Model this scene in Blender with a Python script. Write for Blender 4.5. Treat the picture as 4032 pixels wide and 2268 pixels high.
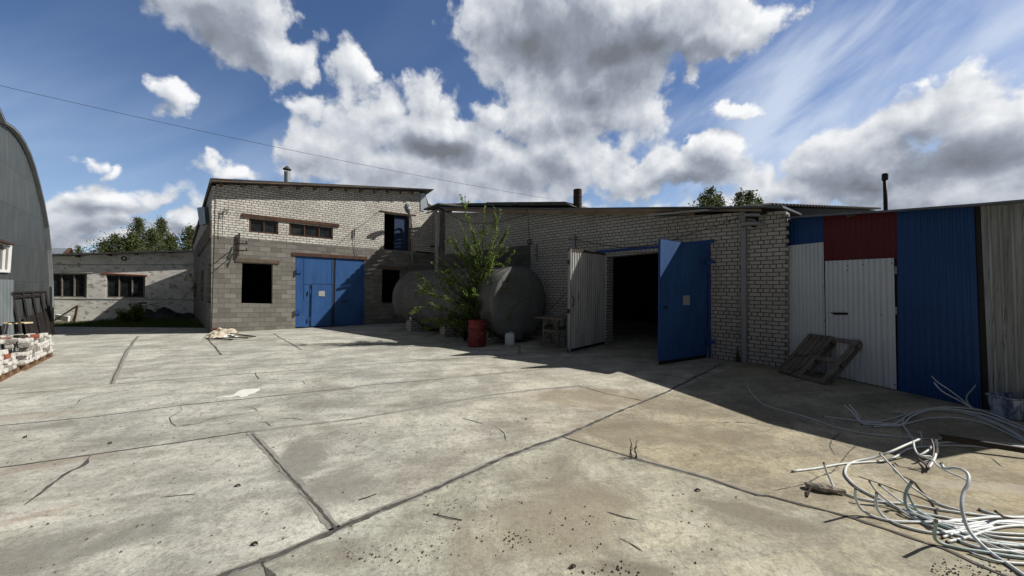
import bpy, math, random
from mathutils import Vector, Matrix, noise
from mathutils.geometry import tessellate_polygon
R=math.radians
for o in list(bpy.data.objects): bpy.data.objects.remove(o)
scn=bpy.context.scene
COL=scn.collection
# ---------------------------------------------------------------- camera
FPX=1513.5; CX=2016.0; CY=1134.0; EYE=1.9
PITCH=R(-0.12); ROLL=R(0.3)
r0=Vector((math.cos(ROLL),0,math.sin(ROLL)))
u0=Vector((-math.sin(ROLL),0,math.cos(ROLL)))
f0=Vector((0,1,0))
FW=(f0*math.cos(PITCH)+u0*math.sin(PITCH)).normalized()
UP=(u0*math.cos(PITCH)-f0*math.sin(PITCH)).normalized()
RT=r0
cd=bpy.data.cameras.new('camera'); cam=bpy.data.objects.new('camera',cd); COL.objects.link(cam)
M=Matrix((RT,UP,-FW)).transposed().to_4x4(); M.translation=Vector((0,0,EYE)); cam.matrix_world=M
cd.sensor_width=36; cd.lens=FPX/4032*36; cd.clip_end=3000; cd.clip_start=0.05
scn.camera=cam
# ---------------------------------------------------------------- sun, sky, exposure
SUN_AZ=R(82.0); SUN_EL=R(42.0)
SDIR=Vector((math.sin(SUN_AZ)*math.cos(SUN_EL),math.cos(SUN_AZ)*math.cos(SUN_EL),math.sin(SUN_EL)))
sd=bpy.data.lights.new('sun','SUN'); sd.energy=5.0; sd.angle=R(0.5); sd.color=(1.0,0.94,0.84)
so=bpy.data.objects.new('sun',sd); COL.objects.link(so)
so.rotation_euler=SDIR.to_track_quat('Z','Y').to_euler(); so.location=(20,10,30)
scn.view_settings.view_transform='Standard'; scn.view_settings.look='None'
scn.view_settings.exposure=0.25; scn.view_settings.gamma=1.0

class NT:
    """tiny node-graph writer"""
    def __init__(s,tree): s.t=tree
    def n(s,typ,ins=None,**kw):
        nd=s.t.nodes.new(typ)
        for k,v in kw.items(): setattr(nd,k,v)
        if ins:
            for k,v in ins.items():
                sk=nd.inputs[k]
                if isinstance(v,bpy.types.NodeSocket): s.t.links.new(v,sk)
                else: sk.default_value=v
        return nd
    def m(s,op,a,b=0.0,c=0.0,clamp=False):
        nd=s.n('ShaderNodeMath',{0:a,1:b,2:c},operation=op,use_clamp=clamp); return nd.outputs[0]
    def v(s,op,a,b=(0,0,0),c=(0,0,0)):
        nd=s.n('ShaderNodeVectorMath',{0:a,1:b,2:c},operation=op)
        return nd.outputs['Value'] if op in('LENGTH','DOT_PRODUCT','DISTANCE') else nd.outputs[0]
    def mix(s,f,a,b,blend='MIX'):
        nd=s.n('ShaderNodeMix',data_type='RGBA',blend_type=blend)
        for i,v in ((0,f),(6,a),(7,b)):
            if isinstance(v,bpy.types.NodeSocket): s.t.links.new(v,nd.inputs[i])
            else: nd.inputs[i].default_value=v if i==0 or len(v)==4 else tuple(v)+(1,)
        return nd.outputs[2]
    def rng(s,x,a,b,c=0.0,d=1.0,smooth=False):
        nd=s.n('ShaderNodeMapRange',{0:x,1:a,2:b,3:c,4:d},interpolation_type='SMOOTHSTEP' if smooth else 'LINEAR',clamp=True)
        return nd.outputs[0]
    def noise(s,vec,scale,detail=4,rough=.55,dist=0.0):
        nd=s.n('ShaderNodeTexNoise',{'Vector':vec,'Scale':scale,'Detail':detail,'Roughness':rough,'Distortion':dist}); return nd.outputs['Fac']

def azel(x,y):   # photo direction (4032 px) -> world azimuth, elevation
    d=(RT*(x-CX)+FW*FPX-UP*(y-CY)).normalized()
    return math.atan2(d.x,d.y), math.asin(d.z)

# clouds: centre x,y, half sizes in px of the 2576-wide picture, height
CLOUDS=[(600,60,215,150,1.0),(700,150,110,100,1.),(480,20,130,60,.9),(395,268,130,52,.62),(560,420,110,32,.55),
 (1330,90,230,150,1.1),(1560,60,300,150,1.2),(1800,70,220,90,1.0),(1920,40,120,60,.9),(1500,200,200,120,1.),(1720,200,50,55,.6),
 (1110,350,170,75,1.2),(1060,260,110,90,.9),(870,200,60,80,.5),(930,330,150,110,.8),(800,380,130,80,.9),(1180,440,420,110,.9),
 (1350,300,190,110,1.0),(1450,380,180,140,1.),(1500,270,160,120,1.0),(1780,400,110,65,1.0),(1850,274,82,28,.6),(1690,450,200,60,.7),
 (2330,300,220,70,.95),(2560,330,260,110,1.0),(2150,400,240,90,.9),(2330,450,420,110,1.2),(2100,470,250,50,.8),(1960,475,120,45,.7),
 (290,490,190,52,.85),(100,430,90,36,.6),(350,555,220,32,.7),(480,555,70,45,.9),(200,540,200,40,.6),(430,530,90,30,.5),(120,560,150,30,.6),(190,600,330,30,.55),
 (2420,620,600,60,.8),(1300,560,900,60,.7),(150,345,42,10,.2),(210,378,30,10,.2),(180,470,160,60,.6),(420,470,110,40,.5),(760,290,60,30,.3)]
# where a cloud shows its shaded base: x,y,half sizes, strength
SHADE=[(580,60,180,110,.6),(1380,80,230,160,.95),(1560,130,260,150,.9),(1480,230,150,80,.7),(1100,385,170,50,1.1),(1180,330,60,40,.4),(1330,450,150,70,.5),
 (1440,330,110,60,.35),(1750,450,140,50,.75),(2330,440,430,105,1.0),(2200,490,350,50,.7),(2450,370,150,45,.5),(270,520,150,28,.8),(350,580,180,25,.6),(420,310,90,22,.4),
 (930,460,120,50,.4),(120,590,150,25,.6),(1600,90,200,120,.5)]
def blob_group(name,lst,withnoise):
    g=bpy.data.node_groups.new(name,'ShaderNodeTree')
    g.interface.new_socket('P',in_out='INPUT',socket_type='NodeSocketVector')
    g.interface.new_socket('D',in_out='OUTPUT',socket_type='NodeSocketFloat')
    t=NT(g); gi=g.nodes.new('NodeGroupInput'); go=g.nodes.new('NodeGroupOutput')
    P=gi.outputs[0]; cur=None
    if withnoise:
        n1=t.n('ShaderNodeTexNoise',{'Vector':P,'Scale':3.2,'Detail':3.0,'Roughness':.55})
        off=t.v('SUBTRACT',n1.outputs['Color'],(.5,.5,.5))
        Q=t.v('MULTIPLY_ADD',off,(.26,.22,0),P)
        n1b=t.n('ShaderNodeTexNoise',{'Vector':P,'Scale':13.0,'Detail':4.0,'Roughness':.6})
        Q=t.v('MULTIPLY_ADD',t.v('SUBTRACT',n1b.outputs['Color'],(.5,.5,.5)),(.12,.07,0),Q)
    else: Q=P
    for (x,y,rx,ry,h) in lst:
        k=4032/2576
        a,e=azel(x*k,y*k)
        a1,_=azel((x+rx)*k,y*k); a2,_=azel((x-rx)*k,y*k)
        _,e1=azel(x*k,(y-ry)*k); _,e2=azel(x*k,(y+ry)*k)
        ra=max(abs(a1-a2)/2,.01); re=max(abs(e1-e2)/2,.008)
        w=t.v('MULTIPLY_ADD',Q,(1/ra,1/re,0),(-a/ra,-e/re,0))
        L=t.v('LENGTH',w)
        val=t.m('MULTIPLY_ADD',L,-h,h)
        if cur is None: cur=val
        else: cur=t.n('ShaderNodeMath',{0:cur,1:val,2:.12},operation='SMOOTH_MAX').outputs[0]
    if withnoise:
        n2=t.n('ShaderNodeTexNoise',{'Vector':P,'Scale':10.0,'Detail':6.0,'Roughness':.62,'Distortion':.1})
        nb=t.m('MULTIPLY_ADD',n2.outputs['Fac'],1.0,-.50)
        vo=t.n('ShaderNodeTexVoronoi',{'Vector':t.v('MULTIPLY_ADD',t.v('SUBTRACT',n1b.outputs['Color'],(.5,.5,.5)),(.10,.08,0),P),'Scale':8.5,'Detail':2.0,'Roughness':.5,'Lacunarity':2.2},feature='F1',normalize=True)
        nb=t.m('ADD',nb,t.m('MULTIPLY_ADD',vo.outputs['Distance'],-1.4,.40))
        # generic scattered clouds outside the pictured part of the sky
        sx=t.n('ShaderNodeSeparateXYZ',{0:P}); 
        side=t.rng(t.m('ABSOLUTE',sx.outputs[0]),1.0,1.4)
        n3=t.noise(P,2.2,4,.5)
        gen=t.m('MULTIPLY',t.m('MULTIPLY_ADD',n3,3.0,-2.0),side)
        gen=t.m('ADD',gen,t.m('MULTIPLY_ADD',side,3.0,-3.0))
        cur=t.m('MAXIMUM',cur,gen)
        cur=t.m('ADD',cur,nb)
    g.links.new(cur,go.inputs[0])
    return g
world=bpy.data.worlds.new('World'); scn.world=world; world.use_nodes=True
wt=world.node_tree; wt.nodes.clear(); t=NT(wt)
sky=t.n('ShaderNodeTexSky',sky_type='NISHITA'); sky.sun_disc=False; sky.sun_elevation=SUN_EL; sky.sun_rotation=SUN_AZ
sky.air_density=1.0; sky.dust_density=0.4; sky.ozone_density=2.5; sky.altitude=200
bgS=t.n('ShaderNodeHueSaturation',{'Hue':.505,'Saturation':1.12,'Value':1.0,'Color':sky.outputs[0]})
SKYSTR=0.080
skyc=t.mix(1.0,bgS.outputs[0],(SKYSTR,SKYSTR,SKYSTR*1.05),'MULTIPLY')
tc=t.n('ShaderNodeTexCoord'); sx=t.n('ShaderNodeSeparateXYZ',{0:tc.outputs['Generated']})
az=t.m('ARCTAN2',sx.outputs[0],sx.outputs[1]); el=t.m('ARCSINE',sx.outputs[2])
P=t.n('ShaderNodeCombineXYZ',{0:az,1:el,2:0.0}).outputs[0]
G=blob_group('cloud_field',CLOUDS,True)
def grp(g,p):
    nd=wt.nodes.new('ShaderNodeGroup'); nd.node_tree=g; wt.links.new(p,nd.inputs[0]); return nd.outputs[0]
D0=grp(G,P)
D1=grp(G,t.v('ADD',P,(.016,.026,0)))
GS=blob_group('cloud_shade',SHADE,False)
nz=t.n('ShaderNodeTexNoise',{'Vector':P,'Scale':5.,'Detail':5.,'Roughness':.55})
Pn=t.v('MULTIPLY_ADD',t.v('SUBTRACT',nz.outputs['Color'],(.5,.5,.5)),(.16,.14,0),P)
S0=t.m('MAXIMUM',grp(GS,Pn),0.0)
alpha=t.rng(D0,-.04,0.26,0,1,True)
lite=t.m('MULTIPLY_ADD',t.m('SUBTRACT',D0,D1),.55,.70)
lite=t.m('SUBTRACT',lite,t.rng(D0,.25,1.3,0,.20))
lite=t.m('SUBTRACT',lite,t.m('MULTIPLY',S0,.62))
lite=t.m('ADD',lite,t.m('MULTIPLY_ADD',t.noise(P,16,6,.6),.35,-.175),clamp=True)
rmp=t.n('ShaderNodeValToRGB',{0:lite}); cr=rmp.color_ramp
cr.elements[0].position=0; cr.elements[0].color=(.15,.165,.19,1)
cr.elements[1].position=1; cr.elements[1].color=(.80,.81,.82,1)
e=cr.elements.new(.35); e.color=(.25,.28,.34,1)
e=cr.elements.new(.66); e.color=(.48,.51,.56,1)
# thin cirrus streaks
rot=t.n('ShaderNodeVectorRotate',{'Vector':P,'Angle':R(-33)},rotation_type='Z_AXIS').outputs[0]
st=t.v('MULTIPLY',rot,(1.5,5.0,1))
ci=t.rng(t.noise(st,1.5,6,.52,.5),.36,.70,0,1,True)
mk=t.m('MULTIPLY',t.rng(az,.25,.62,0,1,True),t.rng(el,.08,.2,0,1,True))
mk=t.m('ADD',t.m('MULTIPLY',mk,.80),t.rng(el,.42,.15,.04,.34,True),clamp=True)
ci=t.m('MULTIPLY',t.m('MULTIPLY',ci,mk),t.rng(el,0.0,.1))
c1=t.mix(ci,skyc,(.55,.62,.74))
hz=t.rng(el,.42,.0,0,.5,True)
c1=t.mix(hz,c1,(.36,.50,.72))
c2=t.mix(alpha,c1,rmp.outputs[0])
# overhead and behind the viewer: unseen grey darkening added to cut ambient fill
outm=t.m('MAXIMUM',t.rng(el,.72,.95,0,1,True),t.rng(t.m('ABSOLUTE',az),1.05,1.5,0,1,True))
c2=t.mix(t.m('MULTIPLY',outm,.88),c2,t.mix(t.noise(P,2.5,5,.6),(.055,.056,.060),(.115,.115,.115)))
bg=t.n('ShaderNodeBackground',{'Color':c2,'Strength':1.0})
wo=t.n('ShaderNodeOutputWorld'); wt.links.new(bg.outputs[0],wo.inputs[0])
world.cycles.sampling_method='MANUAL'; world.cycles.sample_map_resolution=256

# ---------------------------------------------------------------- geometry helpers
CROPS={'A':(0,400,1.3178),'B':(750,650,1.932),'C':(1500,700,1.932),'D':(2200,750,1.932),'E':(3000,650,1.4486),
 'F':(2800,1400,1.6696),'G':(0,1250,1.4236),'H':(1200,1250,1.4233),'L':(740,680,2.132),'N':(2700,780,2.132),'O':(1560,720,3.6225),
 'P':(2880,1260,4.293),'Q':(0,900,2.897),'K':(0,1200,3.6225),'S':(1420,950,4.1417),'T':(760,1260,8.587),'V':(180,1180,4.293),'W':(0,0,2576/4032)}
def q(c,x,y):
    a=CROPS[c]; return (a[0]+x/a[2],a[1]+y/a[2])
def ray(p):
    return (RT*(p[0]-CX)+FW*FPX-UP*(p[1]-CY))
def gz(p,z=0.0):          # photo point -> the place at height z
    d=ray(p); k=(z-EYE)/d.z; return Vector((d.x*k,d.y*k,z))
def gy(p,Y):              # photo point -> the place at distance Y
    d=ray(p); k=Y/d.y; return Vector((d.x*k,Y,EYE+d.z*k))
class Wall:
    def __init__(s,P0,d):
        s.p=Vector((P0[0],P0[1],0)); s.d=Vector((d[0],d[1],0)).normalized()
        s.n=Vector((s.d.y,-s.d.x,0))
        if s.n.dot(-s.p)<0: s.n=-s.n
    def pt(s,u,z,off=0.0): return s.p+s.d*u+s.n*off+Vector((0,0,z))
    def uz(s,p,off=0.0):
        d=ray(p); o=s.p+s.n*off
        k=(o-Vector((0,0,EYE))).dot(s.n)/d.dot(s.n); P=Vector((0,0,EYE))+d*k
        return ((P-s.p).dot(s.d),P.z)
    def w(s,p,off=0.0):
        u,z=s.uz(p,off); return s.pt(u,z,off)
class MB:
    def __init__(s): s.v=[]; s.f=[]; s.mi=[]
    def add(s,vs,fs,mi=0):
        b=len(s.v); s.v+= [Vector(v) for v in vs]; s.f+=[tuple(b+i for i in f) for f in fs]; s.mi+=[mi]*len(fs); return s
    def box(s,c,sx,sy,sz,M=None,mi=0):
        vs=[Vector((x*sx/2,y*sy/2,z*sz/2)) for x in(-1,1) for y in(-1,1) for z in(-1,1)]
        if M is not None: vs=[M@v for v in vs]
        vs=[v+Vector(c) for v in vs]
        return s.add(vs,[(0,1,3,2),(4,6,7,5),(0,4,5,1),(2,3,7,6),(0,2,6,4),(1,5,7,3)],mi)
    def beam(s,a,b,w,h,up=(0,0,1),mi=0):
        a=Vector(a);b=Vector(b);d=(b-a); L=d.length; d=d/L; up=Vector(up)
        if abs(d.dot(up))>.98: up=Vector((0,1,0)) if abs(d.y)<.9 else Vector((1,0,0))
        x=d.cross(up).normalized(); y=x.cross(d).normalized()
        return s.box((a+b)/2,L,w,h,Matrix((d,x,y)).transposed(),mi)
    def tube(s,pts,rad,n=8,cap=True,mi=0):
        pts=[Vector(p) for p in pts]; N=len(pts)
        rs=rad if isinstance(rad,(list,tuple)) else [rad]*N
        b=len(s.v); x=None
        for i,p in enumerate(pts):
            d=(pts[min(i+1,N-1)]-pts[max(i-1,0)])
            d=d.normalized() if d.length>1e-9 else Vector((0,0,1))
            if x is None:
                x=d.orthogonal().normalized()
            else:
                x=(x-d*x.dot(d)); x=x.normalized() if x.length>1e-6 else d.orthogonal().normalized()
            y=d.cross(x)
            for k in range(n):
                a=2*math.pi*k/n; s.v.append(p+(x*math.cos(a)+y*math.sin(a))*rs[i])
        for i in range(N-1):
            for k in range(n):
                k2=(k+1)%n
                s.f.append((b+i*n+k,b+i*n+k2,b+(i+1)*n+k2,b+(i+1)*n+k)); s.mi.append(mi)
        if cap:
            s.f.append(tuple(b+k for k in reversed(range(n)))); s.mi.append(mi)
            s.f.append(tuple(b+(N-1)*n+k for k in range(n))); s.mi.append(mi)
        return s
    def lathe(s,prof,c,n=32,axis=None,mi=0):
        c=Vector(c); ax=Vector(axis).normalized() if axis is not None else Vector((0,0,1))
        x=ax.orthogonal().normalized(); y=ax.cross(x); b=len(s.v); m=len(prof)
        for (r,h) in prof:
            for k in range(n):
                a=2*math.pi*k/n; s.v.append(c+ax*h+(x*math.cos(a)+y*math.sin(a))*max(r,1e-4))
        for i in range(m-1):
            for k in range(n):
                k2=(k+1)%n; s.f.append((b+i*n+k,b+i*n+k2,b+(i+1)*n+k2,b+(i+1)*n+k)); s.mi.append(mi)
        s.f.append(tuple(b+k for k in reversed(range(n)))); s.mi.append(mi)
        s.f.append(tuple(b+(m-1)*n+k for k in range(n))); s.mi.append(mi)
        return s
    def prism(s,poly3,back,holes=()):
        """planar polygon (3D points) with holes, pushed back by a vector"""
        loops=[[Vector(p) for p in poly3]]+[[Vector(p) for p in h] for h in holes]
        tris=tessellate_polygon(loops); flat=[p for l in loops for p in l]; n=len(flat); b=len(s.v)
        back=Vector(back); s.v+=flat+[p+back for p in flat]
        for tr in tris:
            nn=(flat[tr[1]]-flat[tr[0]]).cross(flat[tr[2]]-flat[tr[0]])
            if nn.length<1e-10: continue
            if nn.dot(back)>0: tr=(tr[0],tr[2],tr[1])
            s.f.append(tuple(b+i for i in tr)); s.f.append(tuple(b+n+i for i in (tr[0],tr[2],tr[1]))); s.mi+=[0,0]
        k=0
        for l in loops:
            m=len(l)
            for i in range(m):
                j=(i+1)%m; s.f.append((b+k+i,b+k+j,b+n+k+j,b+n+k+i)); s.mi.append(0)
            k+=m
        return s
    def corr(s,c00,c10,c11,c01,pitch,depth,nrm,nv=1,kind='trap',thick=.004):
        """corrugated sheet over a quad: c00->c10 bottom, c01->c11 top; ribs run bottom to top"""
        c00,c10,c11,c01=map(Vector,(c00,c10,c11,c01)); nrm=Vector(nrm)
        L=(c10-c00).length; n=max(2,int(round(L/pitch))); us=[]
        prof=[(0,0),(.18,0),(.30,1),(.70,1),(.82,0)] if kind=='trap' else [(k/6.0,.5-.5*math.cos(2*math.pi*k/6.0)) for k in range(6)]
        if kind=='rib': prof=[(0,0),(.55,0),(.65,1),(.85,1),(.95,0)]
        for i in range(n):
            for (a,h) in prof: us.append(((i+a)/n,h*depth))
        us.append((1.0,prof[0][1]*depth)); b=len(s.v)
        for lay in (0,-thick):
            for j in range(nv+1):
                v=j/nv
                for (u,h) in us:
                    p=(c00*(1-u)+c10*u)*(1-v)+(c01*(1-u)+c11*u)*v
                    s.v.append(p+nrm*(h+lay))
        m=len(us); o=(nv+1)*m
        for j in range(nv):
            for i in range(m-1):
                a=b+j*m+i; s.f.append((a,a+1,a+m+1,a+m)); s.f.append((a+o,a+o+m,a+o+m+1,a+o+1)); s.mi+=[0,0]
        for i in range(m-1):
            for r in (0,nv): 
                a=b+r*m+i; s.f.append((a,a+o,a+o+1,a+1)); s.mi.append(0)
        for j in range(nv):
            for i in (0,m-1):
                a=b+j*m+i; s.f.append((a,a+m,a+m+o,a+o)); s.mi.append(0)
        return s
    def build(s,name,mat,parent=None,smooth=False,bevel=0.0,shear=0.0,uv=False,origin=None):
        org=Vector((0,0,0))
        if parent is not None:
            p=parent
            while p.parent: p=p.parent
            org=p.location.copy()
        elif origin is not None: org=Vector(origin)
        elif s.v:
            zs=min(v.z for v in s.v); cx=sum(v.x for v in s.v)/len(s.v); cy=sum(v.y for v in s.v)/len(s.v); org=Vector((cx,cy,zs))
        me=bpy.data.meshes.new(name); me.from_pydata([v-org for v in s.v],[],s.f)
        for mm in (mat if isinstance(mat,(list,tuple)) else [mat]): me.materials.append(mm)
        if any(s.mi): me.polygons.foreach_set('material_index',s.mi)
        if smooth: me.polygons.foreach_set('use_smooth',[True]*len(me.polygons))
        if uv:
            ul=me.uv_layers.new(name='UVMap')
            for pl in me.polygons:
                n=pl.normal
                for li in pl.loop_indices:
                    co=me.vertices[me.loops[li].vertex_index].co+org
                    if abs(n.z)>.8: ul.data[li].uv=(co.x,co.y)
                    else:
                        tx,ty=-n.y,n.x; l=math.hypot(tx,ty) or 1
                        if (tx if abs(tx)>.5*l else ty)<0: tx,ty=-tx,-ty
                        uu=(co.x*tx+co.y*ty)/l
                        ul.data[li].uv=(uu,co.z-shear*uu)
        me.update()
        ob=bpy.data.objects.new(name,me); COL.objects.link(ob)
        if parent is None: ob.location=org
        else: ob.parent=parent
        if bevel>0:
            md=ob.modifiers.new('bevel','BEVEL'); md.width=bevel; md.segments=1; md.limit_method='ANGLE'
        return ob
def tag(o,label=None,cat=None,group=None,kind=None):
    if label: o['label']=label
    if cat: o['category']=cat
    if group: o['group']=group
    if kind: o['kind']=kind
    return o
def thing(name,label,cat,loc,group=None):
    o=bpy.data.objects.new(name,None); COL.objects.link(o); o.location=loc; o.empty_display_size=.3
    return tag(o,label,cat,group)
def copy_tree(o,parent=None):
    c=o.copy(); COL.objects.link(c); c.parent=parent
    for ch in list(o.children): copy_tree(ch,c)
    return c
def smoothpath(pts,sub=6):
    pts=[Vector(p) for p in pts]; out=[]
    P=[pts[0]*2-pts[1]]+pts+[pts[-1]*2-pts[-2]]
    for i in range(1,len(P)-2):
        for k in range(sub):
            u=k/sub; a,b,c,d=P[i-1],P[i],P[i+1],P[i+2]
            out.append(.5*((2*b)+(c-a)*u+(2*a-5*b+4*c-d)*u*u+(3*b-a-3*c+d)*u**3))
    out.append(pts[-1]); return out
# ---------------------------------------------------------------- materials
def newmat(name):
    m=bpy.data.materials.new(name); m.use_nodes=True; nt=m.node_tree; nt.nodes.clear()
    t=NT(nt); b=t.n('ShaderNodeBsdfPrincipled'); o=t.n('ShaderNodeOutputMaterial'); nt.links.new(b.outputs[0],o.inputs[0])
    return m,t,b
def setin(t,b,k,v):
    if isinstance(v,bpy.types.NodeSocket): t.t.links.new(v,b.inputs[k])
    else: b.inputs[k].default_value=v if not(isinstance(v,tuple) and len(v)==3) else v+(1,)
def weathered(name,c1,c2,scale=2.0,rough=.7,metal=0.0,c3=None,amt3=.62,bump=.15,bscale=30,stretch=(1,1,1),spec=.3,coord='Object'):
    m,t,b=newmat(name); tc=t.n('ShaderNodeTexCoord').outputs[coord]
    vec=t.v('MULTIPLY',tc,stretch)
    n1=t.noise(vec,scale,6,.62,.3); col=t.mix(t.rng(n1,.34,.66),c1,c2)
    if c3:
        n2=t.noise(vec,scale*2.7,8,.65,.5); col=t.mix(t.rng(n2,amt3,amt3+.07),col,c3)
    n3=t.noise(tc,bscale*2,3,.6); col=t.mix(t.rng(n3,.3,.7,0,.22),col,(.02,.02,.02),'MULTIPLY') if False else t.mix(.25,col,t.mix(n3,(.25,.25,.25),(.85,.85,.85)),'OVERLAY')
    setin(t,b,'Base Color',col); setin(t,b,'Roughness',t.rng(n1,.2,.8,rough-.1,min(1,rough+.12))); b.inputs['Metallic'].default_value=metal
    b.inputs['Specular IOR Level'].default_value=spec
    if bump:
        bp=t.n('ShaderNodeBump',{'Strength':bump,'Distance':.02,'Height':t.noise(vec,bscale,5,.6)}); t.t.links.new(bp.outputs[0],b.inputs['Normal'])
    return m
def brickmat(name,c1,c2,mortar,bw=.26,rh=.10,msize=.011,header=5,dirt=(.12,.10,.08),dirtamt=.35,bumpd=.008,wob=.012,stain=None,crack=False):
    m,t,b=newmat(name); uv=t.n('ShaderNodeUVMap').outputs[0]
    wn=t.n('ShaderNodeTexNoise',{'Vector':uv,'Scale':3.5,'Detail':4.0})
    w=t.v('MULTIPLY_ADD',t.v('SUBTRACT',wn.outputs['Color'],(.5,.5,.5)),(wob*2,wob*2,0),uv)
    def br(width,off):
        nd=t.n('ShaderNodeTexBrick',{'Vector':w,'Color1':(0,0,0,1),'Color2':(1,1,1,1),'Mortar':(.5,.5,.5,1),'Scale':1.0,'Mortar Size':msize,'Mortar Smooth':.25,'Bias':0.0,'Brick Width':width,'Row Height':rh})
        nd.offset=off; nd.squash=1.0; return nd
    b1=br(bw,.5); cf,ff=b1.outputs[0],b1.outputs[1]
    if header:
        b2=br(bw/2,.5); s=t.n('ShaderNodeSeparateXYZ',{0:w})
        row=t.m('FLOOR',t.m('DIVIDE',s.outputs[1],rh)); isH=t.m('LESS_THAN',t.m('FLOORED_MODULO',row,float(header)),.5)
        cf=t.mix(isH,cf,b2.outputs[0]); ff=t.mix(isH,ff,b2.outputs[1])
    col=t.mix(cf,c1,c2)
    big=t.noise(uv,.55,5,.6,.4); fine=t.noise(uv,22,5,.7)
    col=t.mix(t.rng(fine,.3,.75,0,.5),col,t.v('MULTIPLY',col,(.62,.6,.58)))
    col=t.mix(ff,col,mortar)
    col=t.mix(t.rng(big,.45,.75,0,dirtamt),col,dirt)
    blot=t.noise(uv,2.4,7,.7,.6); col=t.mix(t.rng(blot,.60,.72,0,dirtamt*.9),col,dirt)
    if stain: 
        sp=t.noise(t.v('MULTIPLY',uv,(4.0,.5,1)),1.5,5,.6); col=t.mix(t.rng(sp,.55,.75,0,.5),col,stain)
    setin(t,b,'Base Color',col); b.inputs['Roughness'].default_value=.88; b.inputs['Specular IOR Level'].default_value=.2
    h=t.m('MULTIPLY_ADD',ff,-1.0,t.m('MULTIPLY',fine,.35)); h=t.m('ADD',h,t.m('MULTIPLY',cf,.25))
    bp=t.n('ShaderNodeBump',{'Strength':.9,'Distance':bumpd,'Height':h}); t.t.links.new(bp.outputs[0],b.inputs['Normal'])
    return m
M_={}
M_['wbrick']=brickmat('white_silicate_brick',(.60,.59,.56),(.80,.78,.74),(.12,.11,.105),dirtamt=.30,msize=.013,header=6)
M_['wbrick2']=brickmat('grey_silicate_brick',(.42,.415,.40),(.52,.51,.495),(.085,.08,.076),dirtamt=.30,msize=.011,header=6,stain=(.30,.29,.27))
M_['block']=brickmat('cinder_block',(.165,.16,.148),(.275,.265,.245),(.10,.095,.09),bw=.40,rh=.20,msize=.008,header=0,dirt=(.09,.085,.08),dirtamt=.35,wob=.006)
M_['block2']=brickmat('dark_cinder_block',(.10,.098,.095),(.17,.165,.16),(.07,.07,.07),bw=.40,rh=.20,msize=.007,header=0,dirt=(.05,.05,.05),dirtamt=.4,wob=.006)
M_['pier']=brickmat('pier_brick',(.40,.38,.35),(.62,.60,.56),(.10,.09,.08),header=0,dirtamt=.5,dirt=(.16,.09,.06))
M_['plaster']=weathered('blotchy_limewash',(.82,.82,.80),(.60,.59,.56),1.3,.9,c3=(.37,.33,.28),amt3=.545,stretch=(1,1,1.8),bump=.4,bscale=12)
M_['plaster_old']=brickmat('limewashed_block',(.70,.70,.68),(.80,.80,.77),(.66,.66,.64),bw=.40,rh=.20,msize=.006,header=0,dirt=(.24,.20,.16),dirtamt=.75,wob=.01,bumpd=.006,stain=(.27,.23,.19))
M_['wood']=weathered('grey_weathered_wood',(.16,.12,.09),(.09,.07,.055),3,.85,stretch=(1,1,1),c3=(.05,.04,.03),bump=.4,bscale=18)
M_['woodred']=weathered('brown_stained_timber',(.11,.055,.035),(.055,.032,.024),3,.8,c3=(.03,.02,.018),bump=.4,bscale=16)
M_['woodlight']=weathered('pale_fascia_board',(.28,.21,.15),(.16,.125,.095),1.6,.8,c3=(.30,.15,.07),amt3=.66,bump=.35,bscale=14)
M_['palletwood']=weathered('old_pallet_wood',(.22,.195,.165),(.12,.105,.09),5,.85,c3=(.05,.045,.04),bump=.5,bscale=22)
M_['newwood']=weathered('fresh_board',(.62,.52,.34),(.48,.38,.24),4,.7,bump=.2)
M_['orangewood']=weathered('brown_pallet_wood',(.20,.125,.075),(.11,.07,.045),4,.85,bump=.4)
def paintmat(name,c1,c2,chip,streak,amt=.64,rust=(.10,.05,.03)):
    m,t,b=newmat(name); tc=t.n('ShaderNodeTexCoord').outputs['Object']
    n=t.noise(tc,1.3,6,.6,.4); c=t.mix(t.rng(n,.35,.65),c1,c2)
    st=t.noise(t.v('MULTIPLY',tc,(7,7,.5)),1.4,6,.65,.2); c=t.mix(t.rng(st,.50,.70,0,.45),c,streak); c=t.mix(t.rng(st,.45,.30,0,.35),c,t.v('MULTIPLY',c2,(.6,.6,.65)))
    pz=t.noise(tc,3.2,9,.72,.8); c=t.mix(t.rng(pz,amt,amt+.03),c,chip); pr=t.noise(tc,7,8,.75,.5); c=t.mix(t.rng(pr,.66,.70,0,.9),c,rust)
    sc=t.noise(t.v('MULTIPLY',tc,(30,30,2)),2,4,.7); c=t.mix(t.rng(sc,.66,.72,0,.35),c,streak)
    setin(t,b,'Base Color',c); setin(t,b,'Roughness',t.rng(n,.2,.8,.45,.7)); b.inputs['Specular IOR Level'].default_value=.35
    bp=t.n('ShaderNodeBump',{'Strength':.35,'Distance':.015,'Height':t.m('ADD',t.noise(tc,2.0,3,.5),t.m('MULTIPLY',pz,.3))}); t.t.links.new(bp.outputs[0],b.inputs['Normal']); return m
M_['blue']=paintmat('blue_gate_paint',(.026,.10,.29),(.018,.072,.22),(.10,.13,.12),(.05,.13,.28))
M_['blueframe']=weathered('blue_frame_paint',(.02,.06,.24),(.018,.05,.20),2,.5,bump=.1)
M_['bluedoor']=weathered('faded_dark_blue_door',(.015,.04,.10),(.012,.03,.07),2,.6,c3=(.12,.10,.06),amt3=.66)
M_['shedblue']=weathered('blue_profiled_sheet',(.008,.055,.20),(.006,.045,.16),.6,.42,bump=.03,c3=(.005,.045,.17))
M_['shedred']=weathered('red_profiled_sheet',(.105,.006,.010),(.085,.005,.009),.7,.42,bump=.03)
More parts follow.
